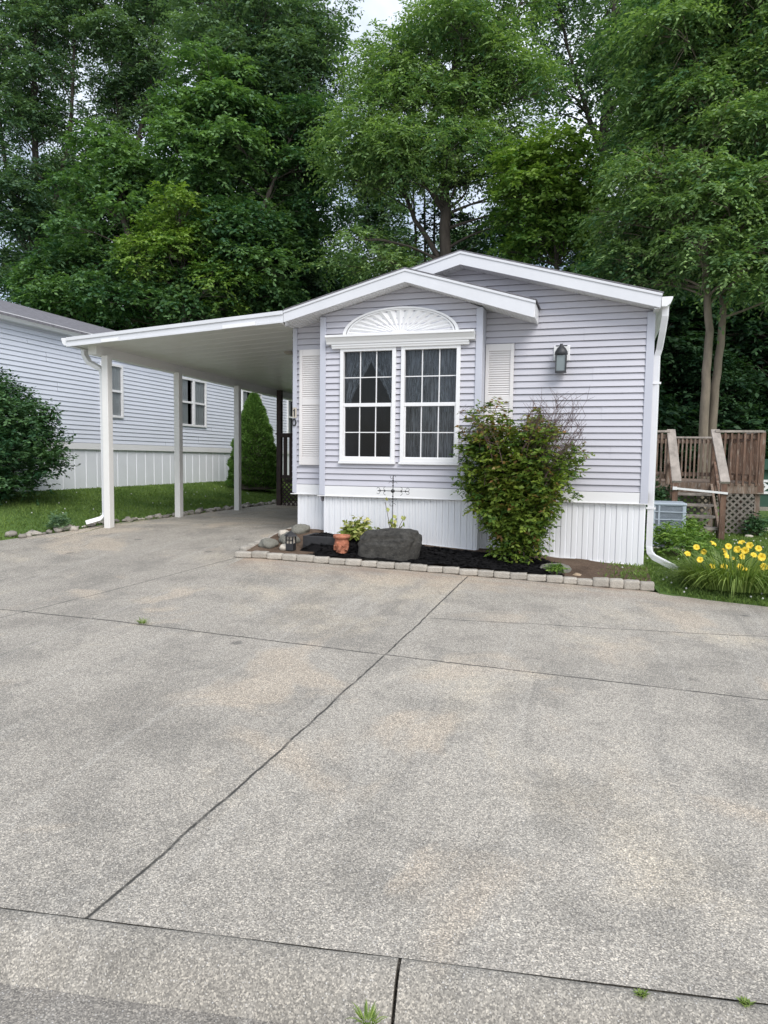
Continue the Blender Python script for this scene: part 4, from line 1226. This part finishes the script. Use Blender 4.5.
quads_mesh('leaves', P, T, LEAF['bush'], bush)

# round dark shrub at the left edge
sx_, sy_ = -9.95, 9.62; sz_ = lawn_z(sx_, sy_)
shr = plant_root('round_shrub', (sx_, sy_, sz_), 'big rounded dark green shrub at the left edge beside the pale blue home', 'shrub')
cl_ = []
for i in range(170):
    u = rng.normal(size=3); u /= np.linalg.norm(u); q = rng.uniform(.45, 1)
    z = sz_ + 1.02 + u[2] * 1.08 * q
    rr = interp([(0, .98), (.5, 1.10), (1.0, 1.10), (1.5, .86), (2.1, .42)], z - sz_)
    cl_.append((sx_ + u[0] * rr * q, sy_ + u[1] * rr * q * .9, max(z, sz_ + .12), rng.uniform(.2, .30), rng.uniform(-.2, .25)))
P, T = sprays(cl_, 420, 7, .15, .080, .042, .1, .9, .4, rng, .5)
m = MB()
for i in range(14):
    c = cl_[i]; m.tube(bez((sx_, sy_, sz_ - .05), c[:3], (0, 0, .1), 5), [.03, .025, .02, .014, .01, .006], 5)
m.build('stem', 'bark', shr)
quads_mesh('leaves', P, T, LEAF['holly'], shr)

# dwarf conical spruce
px_, py_ = -9.05, 17.2; pz_ = lawn_z(px_, py_)
spc = plant_root('conical_spruce', (px_, py_, pz_), 'dense dark green cone shaped spruce between carport post and brown porch post', 'spruce')
n = 26000; hh = rng.random(n) ** 1.15
a = rng.uniform(0, 2 * PI, n)
rad = (.66 * (1 - hh ** 1.7) ** .8 + .03) * (1 - .10 * rng.random(n)) * (1 + .06 * np.sin(a * 5 + hh * 30) + .05 * np.sin(hh * 60 + a * 3))
rad = np.where(hh < .06, rad * (.8 + hh * 3.3), rad)
p = np.stack([px_ + rad * np.cos(a), py_ + rad * np.sin(a), pz_ + .05 + hh * 2.55], 1)
d = unit(np.stack([np.cos(a), np.sin(a), .9 + 0 * a], 1) + rng.normal(size=(n, 3)) * .5)
P = leaves_at(p - d * .03, d, unit(rng.normal(size=(n, 3))), rng.uniform(.06, .12, n), rng.uniform(.02, .04, n))
quads_mesh('needles', P, .5 + rng.normal(size=n) * .22, LEAF['spruce'], spc)
m = MB(); m.lathe([(.60, .05), (.60, .3), (.5, .8), (.33, 1.5), (.16, 2.2), (.02, 2.6)], (px_, py_, pz_), 20); m.tube([(px_, py_, pz_ - .1), (px_, py_, pz_ + .5)], .07, 8)
m.build('inner_branch', 'bark', spc)

def mound(name, loc, r, h, label, mat, n_cl=40, dens=500, ll=.06, lw=.03, slen=.12, lv=6, droop=.2, seed=1, cat='plant'):
    rg = np.random.default_rng(seed); x, y, z = loc
    rt = plant_root(name, loc, label, cat); cs = []
    for i in range(n_cl):
        u = rg.normal(size=3); u /= np.linalg.norm(u); q = rg.uniform(.3, 1) ** .5
        cs.append((x + u[0] * r * q * .8, y + u[1] * r * q * .8, z + h * .15 + abs(u[2]) * h * .75 * q, r * .28, rg.uniform(-.2, .2)))
    P, T = sprays(cs, dens / max(.2, r * .28) ** 2 * .01, lv, slen, ll, lw, droop, .9, .4, rg, .5)
    quads_mesh('leaves', P, T, mat, rt)
    m = MB()
    for c in cs[::3]: m.tube(bez((x, y, z - .02), c[:3], (0, 0, .05), 4), [.006, .005, .004, .003, .002], 4)
    m.build('stem', 'twig', rt); return rt
mound('low_shrub', (1.06, 10.45, lawn_z(1.06, 10.45)), .52, .52, 'bright green low shrub on the lawn before the air conditioner', LEAF['light'], 60, 320, .07, .03, .12, 7, seed=3, cat='shrub')
mound('leafy_shrub', (.98, 13.2, .3), .38, 1.0, 'dark green shrub between the home and the deck stairs behind the air conditioner', LEAF['dark'], 60, 300, .08, .035, .16, 7, seed=4, cat='shrub')
mound('leafy_plant', (1.45, 12.85, .3), .24, .45, 'leafy green plant at the foot of the deck stairs', LEAF['light'], 30, 260, .07, .035, .12, 6, seed=5)
mound('leafy_plant', (2.72, 14.0, .3), .26, .4, 'dark leafy plant at the corner of the deck lattice', LEAF['holly'], 30, 260, .07, .03, .12, 6, seed=6)
mound('variegated_plant', (-2.93, 8.42, bed_z(-2.93, 8.42) + .12), .20, .28, 'yellow and green variegated plant growing between urn and boulder', LEAF['varieg'], 22, 130, .085, .045, .10, 5, .3, seed=7)
mound('ground_sprig', (-.47, 8.32, bed_z(-.47, 8.32)), .12, .12, 'small yellow green sprig before the grey green rock', LEAF['light'], 14, 120, .04, .018, .06, 5, .2, seed=8)
mound('border_plant', (-7.92, 8.72, lawn_z(-7.92, 8.72)), .20, .22, 'grey green tuft beside the downspout foot of the first carport post', LEAF['blue'], 26, 200, .06, .018, .1, 6, .2, seed=9)
mound('border_plant', (-8.5, 7.72, lawn_z(-8.5, 7.72)), .18, .2, 'grey green tuft at the left frame edge among the river stones', LEAF['blue'], 22, 180, .06, .018, .1, 6, .2, seed=10)
# leggy sprig behind the boulder
q = at(393, 530, 8.60); qx = q.x
sg = plant_root('leggy_sprig', (qx, 8.60, bed_z(qx, 8.6)), 'leggy sprig with green and tan leaves rising behind the boulder', 'plant')
m = MB(); LP = []
for (ex, ez, nl) in ((-.10, .62, 6), (.06, .42, 9), (.14, .40, 6), (-.02, .34, 8)):
    pts = bez((qx, 8.6, bed_z(qx, 8.6)), (qx + ex, 8.56, bed_z(qx, 8.6) + ez), (0, 0, .1), 6); m.tube(pts, .004, 4)
    for k in range(nl):
        p = pts[rng.integers(3, 7)]
        LP.append((p.x + rng.uniform(-.04, .04), p.y, p.z + rng.uniform(-.03, .05)))
m.build('stem', 'twig', sg)
LP = np.array(LP); n = len(LP); d = unit(rng.normal(size=(n, 3)) + np.array([0, -.3, .2]))
quads_mesh('leaves', leaves_at(LP, d, unit(rng.normal(size=(n, 3)) + np.array([0, -.8, .8])), rng.uniform(.06, .10, n), rng.uniform(.04, .06, n)), rng.uniform(.1, .9, n), LEAF['varieg'], sg)

# daylilies
dx_, dy_ = 1.45, 8.62; dz_ = lawn_z(dx_, dy_)
dl = plant_root('daylily_clump', (dx_, dy_, dz_), 'clump of arching daylily leaves with bright yellow flowers on the right lawn', 'daylily')
def blades(n, x, y, z, spread, lmin, lmax, width, rg, segs=5, base=.12, arch=1.0):
    a = rg.uniform(0, 2 * PI, n); L = rg.uniform(lmin, lmax, n); sp = rg.uniform(.25, 1, n) * spread
    q = np.sqrt(rg.random(n)) * base
    bx0 = x + q * np.cos(a) * 2.2; by0 = y + q * np.sin(a) * 1.6
    out = []
    pts = []
    for i in range(segs + 1):
        t = i / segs
        r = sp * L * t ** 1.25; zz = L * (1.05 * t - arch * sp * (.55 + .4 * np.cos(a * 7) ** 2) * t ** 2.4)
        pts.append(np.stack([bx0 + r * np.cos(a), by0 + r * np.sin(a), z + np.maximum(zz, .01)], 1))
    sd = np.stack([-np.sin(a), np.cos(a), 0 * a], 1)
    for i in range(segs):
        w0 = width * (1 - (i / segs) ** 2) / 2; w1 = width * (1 - ((i + 1) / segs) ** 2) / 2
        out.append(np.stack([pts[i] - sd * w0, pts[i] + sd * w0, pts[i + 1] + sd * w1, pts[i + 1] - sd * w1], 1))
    tint = np.clip(rg.normal(.5, .25, n), 0, 1)
    return np.concatenate(out), np.tile(tint, segs)
P, T = blades(1700, dx_ + .05, dy_, dz_, 1.15, .26, .58, .015, rng, 7, .25, 1.0)
quads_mesh('blade_leaves', P, T, LEAF['lily'], dl)
fl = [(696, 548), (687, 555), (704, 552), (712, 545), (723, 552), (728, 547), (725, 557), (741, 557), (711, 567), (724, 567), (739, 568), (745, 571), (742, 544), (738, 550), (745, 551), (753, 556), (758, 549), (761, 557), (763, 567), (733, 560), (700, 560), (750, 546)]
def flower_mesh(s):
    m = MB(); r = .037
    for k in range(6):
        a = k * PI / 3 + s; wd = .022 if k % 2 else .028
        c, e = math.cos(a), math.sin(a)
        ring = [(0, 0, 0), (.30, .9, .022), (.7, 1.0, .030), (1.0, .25, .022), (1.12, .0, .012)]
        vs = []
        for t, wq, z in ring: vs += [(r * t * c - wd * wq * e, r * t * e + wd * wq * c, z), (r * t * c, r * t * e, z - .006 * wq), (r * t * c + wd * wq * e, r * t * e - wd * wq * c, z)]
        m.add(vs, [(3 * i + j, 3 * i + j + 1, 3 * i + 4 + j, 3 * i + 3 + j)[::-1] for i in range(4) for j in range(2)], True)
    return m
fms = None; scape = MB()
for i, (fx, fy) in enumerate(fl):
    Yf = dy_ - .38 + rng.uniform(0, .55) - (fy - 557) * .012
    p = at(fx, fy, Yf)
    if fms is None:
        f0 = flower_mesh(.2).build('flower', 'petal', dl, loc=(0, 0, 0)); fo = f0
        # mesh was shifted by the clump's origin: undo so the bloom is centred on its own object
        for v in f0.data.vertices: v.co += origin(f0)
        fms = f0
    else:
        fo = fms.copy(); COL.objects.link(fo); fo.parent = dl
    fo.location = p - V((dx_, dy_, dz_))
    k = rng.uniform(.85, 1.15); fo.scale = (k, k, k)
    fo.rotation_euler = (rng.uniform(.2, 1.5), rng.uniform(-.9, .9), rng.uniform(-.4, .4))
    scape.tube(bez((dx_ + rng.uniform(-.2, .2), dy_ + rng.uniform(-.15, .15), dz_), p, ((dx_ - p.x) * .1, 0, .12), 5), .004, 4)
scape.build('stalk', LEAF['light'], dl)

# ------------------------------------------------------------------ weeds in the joints
def weed(px, z, r, lab, X, Y):
    rt = thing('weed', (X, Y, z), lab, 'weed')
    P, T = blades(60, X, Y, z, 1.0, r * .6, r * 1.3, .006, rng, 4, r * .25, .8)
    quads_mesh('leaf', P, T, LEAF['lily'], rt)
for (X, Y, r, lab) in ((-.585, 1.80, .045, 'green grass weed growing in the open kerb joint'), (.17, 2.13, .02, 'tiny weed in the kerb crack at the lower right'), (.46, 2.19, .02, 'tiny weed in the kerb crack nearest the right frame edge'),
                       (-3.75, 5.09, .06, 'flat green weed in the cross joint on the left of the drive')):
    weed(0, g(X, Y) - (.02 if Y < 1.9 else 0), r, lab, X, Y)

# ------------------------------------------------------------------ river stones along the left lawn
sm = [rock_mesh('river_stone', 'stone', 20 + k, 2, .45, 0, 1.5) for k in range(6)]
line = [(-8.85, 6.95), (-8.22, 7.95), (-7.70, 8.92), (-7.48, 10.3), (-7.45, 12), (-7.43, 15.6)]
def along(t):
    L = [math.dist(a, b) for a, b in zip(line, line[1:])]; s = t * sum(L)
    for (a, b), l in zip(zip(line, line[1:]), L):
        if s <= l: return lerp(a[0], b[0], s / l), lerp(a[1], b[1], s / l)
        s -= l
    return line[-1]
for i in range(170):
    x, y = along((i + random.random()) / 170); x += random.gauss(-.05, .05); y += random.gauss(.02, .05)
    s_ = random.choice((.025, .03, .035, .045, .05, .065))
    rock('river_stone', random.choice(sm), (x, y, lawn_z(x, y) + s_ * .3), (s_ * random.uniform(.9, 1.5), s_, s_ * random.uniform(.55, .85)), random.uniform(0, 6),
         'rounded river stone in the loose row between the left lawn and the driveway', 'stone', 'river stones edging the left lawn')
rock('rock', r3, (3.05, 15.2, lawn_z(3.05, 15.2) + .02), (.16, .1, .07), .3, 'flat pale stone in the lawn right of the deck lattice', 'rock')
rock('rock', r3, (2.55, 13.8, lawn_z(2.55, 13.8) + .01), (.09, .07, .04), 1, 'small pale stone in the lawn before the deck lattice', 'rock')

# ------------------------------------------------------------------ grass
def grass(name, n, samp, label, h=(.02, .055), wd=.006, seed=2):
    rg = np.random.default_rng(seed); pts = []
    while len(pts) < n:
        p = samp(rg)
        if p is not None: pts.append(p)
    p = np.array(pts); a = rg.uniform(0, 2 * PI, n); H = rg.uniform(*h, n)
    side = np.stack([np.cos(a), np.sin(a), 0 * a], 1) * wd / 2
    lean = np.stack([rg.normal(size=n) * .4, rg.normal(size=n) * .4, np.ones(n)], 1) * H[:, None]
    P = np.stack([p - side, p + side, p + lean * .6 + side * .8, p + lean + np.stack([rg.normal(size=n), rg.normal(size=n), 0 * a], 1) * .01], 1)
    patch = np.array([mnoise.noise(V((q[0] * 1.3, q[1] * 1.3, 0))) for q in p])
    o = quads_mesh(name, P, .5 + patch * .5 + rg.normal(size=n) * .2, M['grass'])
    return tag(o, label, 'grass', kind='stuff')
def s_right(rg):
    x, y = rg.uniform(.0, 4.2), 7.2 + rg.random() ** 1.5 * 8
    if y < 8.23 - (x - .59) * .257 or (x < .66 and y < edge_y(x) + .2): return None
    if x < .55 and (y > 9.2 or rg.random() > (x + .0) / .5): return None
    return (x, y, (bed_z(x, y) if x < .55 else lawn_z(x, y)) - .005)
grass('grass', 60000, s_right, 'short clover flecked grass on the lawn right of the home')
def s_left(rg):
    y = 6.8 + rg.random() * 14; x = rg.uniform(-10.45, -7.3)
    xr = -7.42 if y > 10.5 else interp([(b, a) for a, b in LEFT], y)
    if x > xr - .02: return None
    return (x, y, lawn_z(x, y) - .012)
grass('grass', 52000, s_left, 'mown grass of the lawn between carport posts and pale blue home', (.02, .05), .008, 3)
m = MB()
for i in range(260):
    p = s_right(rng) if i % 3 else s_left(rng)
    if p is None: continue
    m.lathe([(.001, .03), (.011, .036), (.011, .046), (.001, .052)], p, 5)
tag(m.build('clover_blossoms', 'clover'), 'tiny white clover blossoms scattered over both lawns', 'clover', kind='stuff')

# ------------------------------------------------------------------ trees
def tree(name, trunks, clumps, mat, bark, label, cat='tree', dens=60, leaves=9, slen=.75, ll=.22, lw=.10, droop=.4, flat=.6, seed=1, group=None, twigs=True):
    """trunks: list of ([points], r0, r1); clumps: (x,y,z,r,tint)"""
    rg = np.random.default_rng(seed)
    b = trunks[0][0][0]
    rt = thing(name, b, label, cat, group)
    m = MB(); nodes = []
    for pts, r0, r1 in trunks:
        pts = [V(p) for p in pts]; fine_ = []
        for p, q in zip(pts, pts[1:]):
            for i in range(5): fine_.append(p.lerp(q, i / 5) + V((rg.normal(), rg.normal(), 0)) * r0 * .12)
        fine_.append(pts[-1])
        m.tube(fine_, [lerp(r0, r1, i / (len(fine_) - 1)) for i in range(len(fine_))], 10)
        nodes += [(p, lerp(r0, r1, i / (len(fine_) - 1))) for i, p in enumerate(fine_)]
    if twigs:
        for c in clumps:
            C_ = V(c[:3])
            best = min(nodes, key=lambda nr: (nr[0] - C_).length + (4 if nr[0].z > C_.z - .4 else 0))
            s, r = best; r = min(r * .55, .09)
            pts = bez(s, C_, V((rg.normal() * .3, rg.normal() * .3, .35 * (C_ - s).length * .4)), 6)
            m.tube(pts, [lerp(r * .8, .012, (i / 6) ** .7) for i in range(7)], 5)
            for k in range(5):
                e = C_ + V(rg.normal(size=3)) * c[3] * .45; m.tube(bez(pts[4], e, (0, 0, .1), 3), [.014, .011, .008, .005], 4)
    m.build('trunk', bark, rt)
    P, T = sprays(clumps, dens, leaves, slen, ll, lw, droop, flat, .6, rg, .15, .85)
    quads_mesh('crown', P, T, mat, rt)
    return rt

def blob(cx, cy, cz, rx, ry, rz, n, r, rg, tint=0, tj=.15, hollow=.35):
    out = []
    for i in range(n):
        u = rg.normal(size=3); u /= np.linalg.norm(u); q = (hollow + (1 - hollow) * rg.random()) ** .6
        out.append((cx + u[0] * rx * q, cy + u[1] * ry * q, cz + u[2] * rz * q, r * rg.uniform(.7, 1.25), tint + rg.uniform(-tj, tj)))
    return out
def pblob(px, py, Y, rpx, rpy, n, r, rg, tint=0, depth=None, hollow=.3):
    """clumps of a crown region whose photo position was surveyed as px,py"""
    c = at(px, py, Y); k = Y / 700 / .9
    rx, rz = rpx * k, rpy * k
    return blob(c.x, c.y, c.z, rx, depth or rx * .8, rz, n, r, rg, tint, hollow=hollow)
def ground_pt(px, Y):
    p = at(px, 460, Y); return V((p.x, Y, lawn_z(p.x, Y) - .1))
def up_pt(px, py, Y): return at(px, py, Y)

rg = np.random.default_rng(21)
# tall thin trees at the far left
cl_ = pblob(20, 60, 31, 50, 110, 44, 1.15, rg, 0) + pblob(60, 10, 32, 40, 70, 26, 1.1, rg, .05) + pblob(20, 230, 30, 50, 90, 34, 1.2, rg, -.1) + pblob(70, 150, 32, 30, 50, 8, .9, rg)
tree('tall_tree', [([ground_pt(35, 31), up_pt(38, 250, 31), up_pt(34, 100, 31), up_pt(40, -60, 31)], .28, .06), ([up_pt(37, 270, 31), up_pt(70, 140, 31.5), up_pt(78, -20, 32)], .16, .04), ([up_pt(37, 300, 31), up_pt(5, 160, 30.5), up_pt(-15, 10, 30)], .15, .04)],
     cl_, LEAF['blue'], M['bark'], 'tall airy tree at the far left with sky showing between its upright limbs', dens=62, seed=31)
cl_ = pblob(125, 20, 33, 45, 90, 40, 1.1, rg, .05) + pblob(150, -20, 33, 35, 60, 14, 1.1, rg, .05) + pblob(105, 120, 33, 28, 40, 9, .95, rg, 0) + pblob(150, 100, 33, 35, 45, 12, 1.0, rg, 0)
tree('tall_tree', [([ground_pt(120, 33), up_pt(118, 250, 33), up_pt(122, 90, 33), up_pt(128, -60, 33)], .26, .06), ([up_pt(119, 220, 33), up_pt(150, 90, 33), up_pt(155, -40, 33)], .14, .04)],
     cl_, LEAF['blue'], M['bark'], 'narrow bluish tree second from the left rising above the broad maple', dens=64, seed=32)
# broad maple
cl_ = (pblob(130, 260, 27, 85, 75, 40, 1.25, rg, -.05) + pblob(215, 150, 27.5, 60, 75, 34, 1.25, rg, .05) + pblob(240, 260, 27, 70, 60, 34, 1.2, rg, -.1)
       + pblob(110, 180, 28, 55, 50, 20, 1.15, rg, .05) + pblob(290, 180, 28.5, 40, 70, 18, 1.15, rg, -.15) + pblob(60, 300, 27, 45, 40, 14, 1.1, rg, -.15) + pblob(180, 310, 26.5, 80, 30, 22, 1.1, rg, -.1))
tree('maple_tree', [([ground_pt(185, 27.5), up_pt(187, 330, 27.5), up_pt(195, 200, 27.5), up_pt(210, 90, 27.5)], .34, .06), ([up_pt(187, 340, 27.5), up_pt(130, 240, 27.5), up_pt(100, 150, 28)], .2, .05), ([up_pt(188, 330, 27.5), up_pt(250, 240, 27.5), up_pt(290, 140, 28)], .2, .05)],
     cl_, LEAF['maple'], M['bark'], 'broad dense dark maple filling the left behind the pale blue home', dens=68, ll=.20, lw=.13, leaves=8, slen=.6, droop=.45, seed=33)
cl_ = pblob(178, 225, 25, 30, 40, 15, .85, rg, .1) + pblob(165, 265, 25, 38, 25, 11, .8, rg, .05) + pblob(215, 290, 25, 30, 25, 8, .8, rg, -.1)
tree('young_maple', [([ground_pt(185, 25.2), up_pt(184, 300, 25.2), up_pt(178, 195, 25.1)], .14, .03)], cl_, LEAF['maple_light'], M['bark'], 'young maple with a lighter yellow green crown before the broad dark maple', dens=75, ll=.17, lw=.11, leaves=8, slen=.5, seed=34)
# tall dark tree between maple and locust
cl_ = pblob(255, 60, 30, 60, 80, 38, 1.25, rg, 0) + pblob(210, 20, 31, 40, 60, 16, 1.2, rg, 0) + pblob(300, 120, 30, 40, 60, 18, 1.1, rg, -.05) + pblob(280, 290, 31, 60, 40, 18, 1.1, rg, -.15) + pblob(320, 40, 30.5, 25, 40, 8, 1, rg)
tree('tall_tree', [([ground_pt(275, 30), up_pt(272, 250, 30), up_pt(262, 120, 30), up_pt(255, -40, 30)], .30, .07), ([up_pt(272, 260, 30), up_pt(310, 160, 30), up_pt(325, 40, 30.5)], .18, .04)],
     cl_, LEAF['blue'], M['bark'], 'tall dense bluish tree between the broad maple and the central locust', dens=58, seed=35)
# central locust
cl_ = (pblob(400, 130, 26, 55, 55, 26, 1.0, rg, .12) + pblob(455, 60, 26.5, 60, 50, 26, 1.05, rg, .08) + pblob(500, 110, 26.5, 50, 60, 22, 1.0, rg, .05) + pblob(365, 160, 25.5, 38, 30, 11, .9, rg, .15)
       + pblob(430, 165, 25.3, 60, 25, 14, .9, rg, .1) + pblob(380, 258, 25.5, 45, 22, 11, .85, rg, .05) + pblob(480, 10, 27, 60, 30, 14, 1.0, rg, .0) + pblob(400, 75, 27, 40, 30, 9, .9, rg, .1) + pblob(520, 190, 26.8, 30, 30, 6, .9, rg, -.05))
tree('locust_tree', [([ground_pt(447, 26.5), up_pt(445, 250, 26.5), up_pt(445, 150, 26.5), up_pt(455, 60, 26.5), up_pt(470, -30, 26.5)], .27, .06), ([up_pt(445, 160, 26.5), up_pt(462, 85, 26.3), up_pt(500, 30, 26)], .16, .04),
                     ([up_pt(446, 215, 26.5), up_pt(400, 140, 26.2), up_pt(375, 90, 26)], .13, .04), ([up_pt(447, 270, 26.5), up_pt(415, 220, 26.8), up_pt(395, 170, 27)], .12, .05)],
     cl_, LEAF['locust'], M['bark'], 'central locust tree with bright layered sprays and a forked trunk above the roof', dens=66, leaves=11, ll=.17, lw=.075, slen=.8, droop=.5, flat=.45, seed=36)
# slim stems right of the locust trunk
m_cl = pblob(420, 215, 29, 40, 35, 8, .7, rg, -.1) + pblob(470, 230, 29, 35, 30, 6, .7, rg, -.1)
tree('sapling', [([ground_pt(418 + 8 * k, 29), up_pt(416 + 9 * k, 240, 29), up_pt(412 + 12 * k, 170, 29.2)], .07, .03) for k in range(4)], m_cl, LEAF['dark'], M['bark'], 'thin dark multi stemmed sapling beside the locust trunk above the roof', dens=36, seed=37)
# bushy maple above the right roof slope
cl_ = pblob(552, 185, 24.5, 42, 38, 24, .95, rg, .05) + pblob(545, 245, 25, 40, 25, 12, .9, rg, -.1) + pblob(580, 210, 24.8, 22, 35, 8, .8, rg, 0)
tree('bushy_maple', [([ground_pt(560, 24.8), up_pt(558, 290, 24.8), up_pt(552, 170, 24.6)], .16, .03)], cl_, LEAF['maple_light'], M['bark'], 'bushy mid green maple standing over the right slope of the roof', dens=75, ll=.18, lw=.115, leaves=8, slen=.55, seed=38)
# airy forked tree
cl_ = pblob(590, 20, 32, 60, 60, 22, 1.0, rg, .05) + pblob(560, 80, 32, 40, 40, 9, .9, rg, 0) + pblob(625, 90, 32, 40, 45, 11, .9, rg, 0) + pblob(610, -20, 32, 60, 30, 10, 1.0, rg) + pblob(615, 150, 32, 30, 30, 6, .9, rg, -.1)
tree('airy_tree', [([ground_pt(600, 32), up_pt(599, 200, 32), up_pt(605, 120, 32), up_pt(612, 40, 32), up_pt(616, -50, 32)], .26, .06), ([up_pt(600, 150, 32), up_pt(580, 90, 32), up_pt(560, 20, 32)], .13, .04), ([up_pt(602, 130, 32), up_pt(640, 60, 32), up_pt(650, 0, 32)], .11, .03)],
     cl_, LEAF['blue'], M['bark'], 'airy forked tree with sparse foliage and sky gaps right of centre', dens=46, leaves=8, seed=39)
# right locust with pale twin trunks
cl_ = (pblob(700, 60, 21, 60, 50, 24, .85, rg, .05) + pblob(745, 110, 20.5, 45, 45, 16, .8, rg, .05) + pblob(670, 110, 21.5, 45, 40, 16, .8, rg, .0) + pblob(660, 195, 20.5, 55, 26, 16, .7, rg, .12)
       + pblob(720, 200, 20, 55, 28, 16, .7, rg, .1) + pblob(765, 180, 20.5, 35, 50, 12, .8, rg, .0) + pblob(640, 225, 21, 40, 20, 9, .65, rg, .08) + pblob(700, 265, 21.2, 75, 25, 20, .75, rg, -.05) + pblob(640, 275, 21.5, 35, 18, 7, .7, rg, -.1) + pblob(760, 265, 20, 35, 30, 9, .75, rg, .05)
       + pblob(735, 0, 21, 55, 30, 20, .85, rg, .05) + pblob(755, 60, 22, 40, 45, 14, .85, rg, 0) + pblob(690, 20, 22.5, 60, 40, 16, .9, rg, -.05) + pblob(660, 20, 22, 35, 35, 9, .85, rg, .0) + pblob(690, 150, 21.5, 50, 20, 9, .7, rg, .05))
tree('locust_tree', [([ground_pt(704, 20.3), up_pt(705, 400, 20.3), up_pt(709, 330, 20.3), up_pt(707, 290, 20.3), up_pt(702, 180, 20.5), up_pt(705, 60, 21), up_pt(712, -30, 21)], .13, .05),
                     ([ground_pt(708, 20.5), up_pt(714, 400, 20.5), up_pt(722, 330, 20.6), up_pt(722, 270, 20.8), up_pt(735, 180, 21), up_pt(750, 60, 21)], .13, .04)],
     cl_, LEAF['locust'], M['bark_pale'], 'locust tree at the right with pale twin trunks behind the deck', dens=125, leaves=11, ll=.14, lw=.066, slen=.62, droop=.6, flat=.42, seed=40)

# the wood behind: dark trees, copies of three forms
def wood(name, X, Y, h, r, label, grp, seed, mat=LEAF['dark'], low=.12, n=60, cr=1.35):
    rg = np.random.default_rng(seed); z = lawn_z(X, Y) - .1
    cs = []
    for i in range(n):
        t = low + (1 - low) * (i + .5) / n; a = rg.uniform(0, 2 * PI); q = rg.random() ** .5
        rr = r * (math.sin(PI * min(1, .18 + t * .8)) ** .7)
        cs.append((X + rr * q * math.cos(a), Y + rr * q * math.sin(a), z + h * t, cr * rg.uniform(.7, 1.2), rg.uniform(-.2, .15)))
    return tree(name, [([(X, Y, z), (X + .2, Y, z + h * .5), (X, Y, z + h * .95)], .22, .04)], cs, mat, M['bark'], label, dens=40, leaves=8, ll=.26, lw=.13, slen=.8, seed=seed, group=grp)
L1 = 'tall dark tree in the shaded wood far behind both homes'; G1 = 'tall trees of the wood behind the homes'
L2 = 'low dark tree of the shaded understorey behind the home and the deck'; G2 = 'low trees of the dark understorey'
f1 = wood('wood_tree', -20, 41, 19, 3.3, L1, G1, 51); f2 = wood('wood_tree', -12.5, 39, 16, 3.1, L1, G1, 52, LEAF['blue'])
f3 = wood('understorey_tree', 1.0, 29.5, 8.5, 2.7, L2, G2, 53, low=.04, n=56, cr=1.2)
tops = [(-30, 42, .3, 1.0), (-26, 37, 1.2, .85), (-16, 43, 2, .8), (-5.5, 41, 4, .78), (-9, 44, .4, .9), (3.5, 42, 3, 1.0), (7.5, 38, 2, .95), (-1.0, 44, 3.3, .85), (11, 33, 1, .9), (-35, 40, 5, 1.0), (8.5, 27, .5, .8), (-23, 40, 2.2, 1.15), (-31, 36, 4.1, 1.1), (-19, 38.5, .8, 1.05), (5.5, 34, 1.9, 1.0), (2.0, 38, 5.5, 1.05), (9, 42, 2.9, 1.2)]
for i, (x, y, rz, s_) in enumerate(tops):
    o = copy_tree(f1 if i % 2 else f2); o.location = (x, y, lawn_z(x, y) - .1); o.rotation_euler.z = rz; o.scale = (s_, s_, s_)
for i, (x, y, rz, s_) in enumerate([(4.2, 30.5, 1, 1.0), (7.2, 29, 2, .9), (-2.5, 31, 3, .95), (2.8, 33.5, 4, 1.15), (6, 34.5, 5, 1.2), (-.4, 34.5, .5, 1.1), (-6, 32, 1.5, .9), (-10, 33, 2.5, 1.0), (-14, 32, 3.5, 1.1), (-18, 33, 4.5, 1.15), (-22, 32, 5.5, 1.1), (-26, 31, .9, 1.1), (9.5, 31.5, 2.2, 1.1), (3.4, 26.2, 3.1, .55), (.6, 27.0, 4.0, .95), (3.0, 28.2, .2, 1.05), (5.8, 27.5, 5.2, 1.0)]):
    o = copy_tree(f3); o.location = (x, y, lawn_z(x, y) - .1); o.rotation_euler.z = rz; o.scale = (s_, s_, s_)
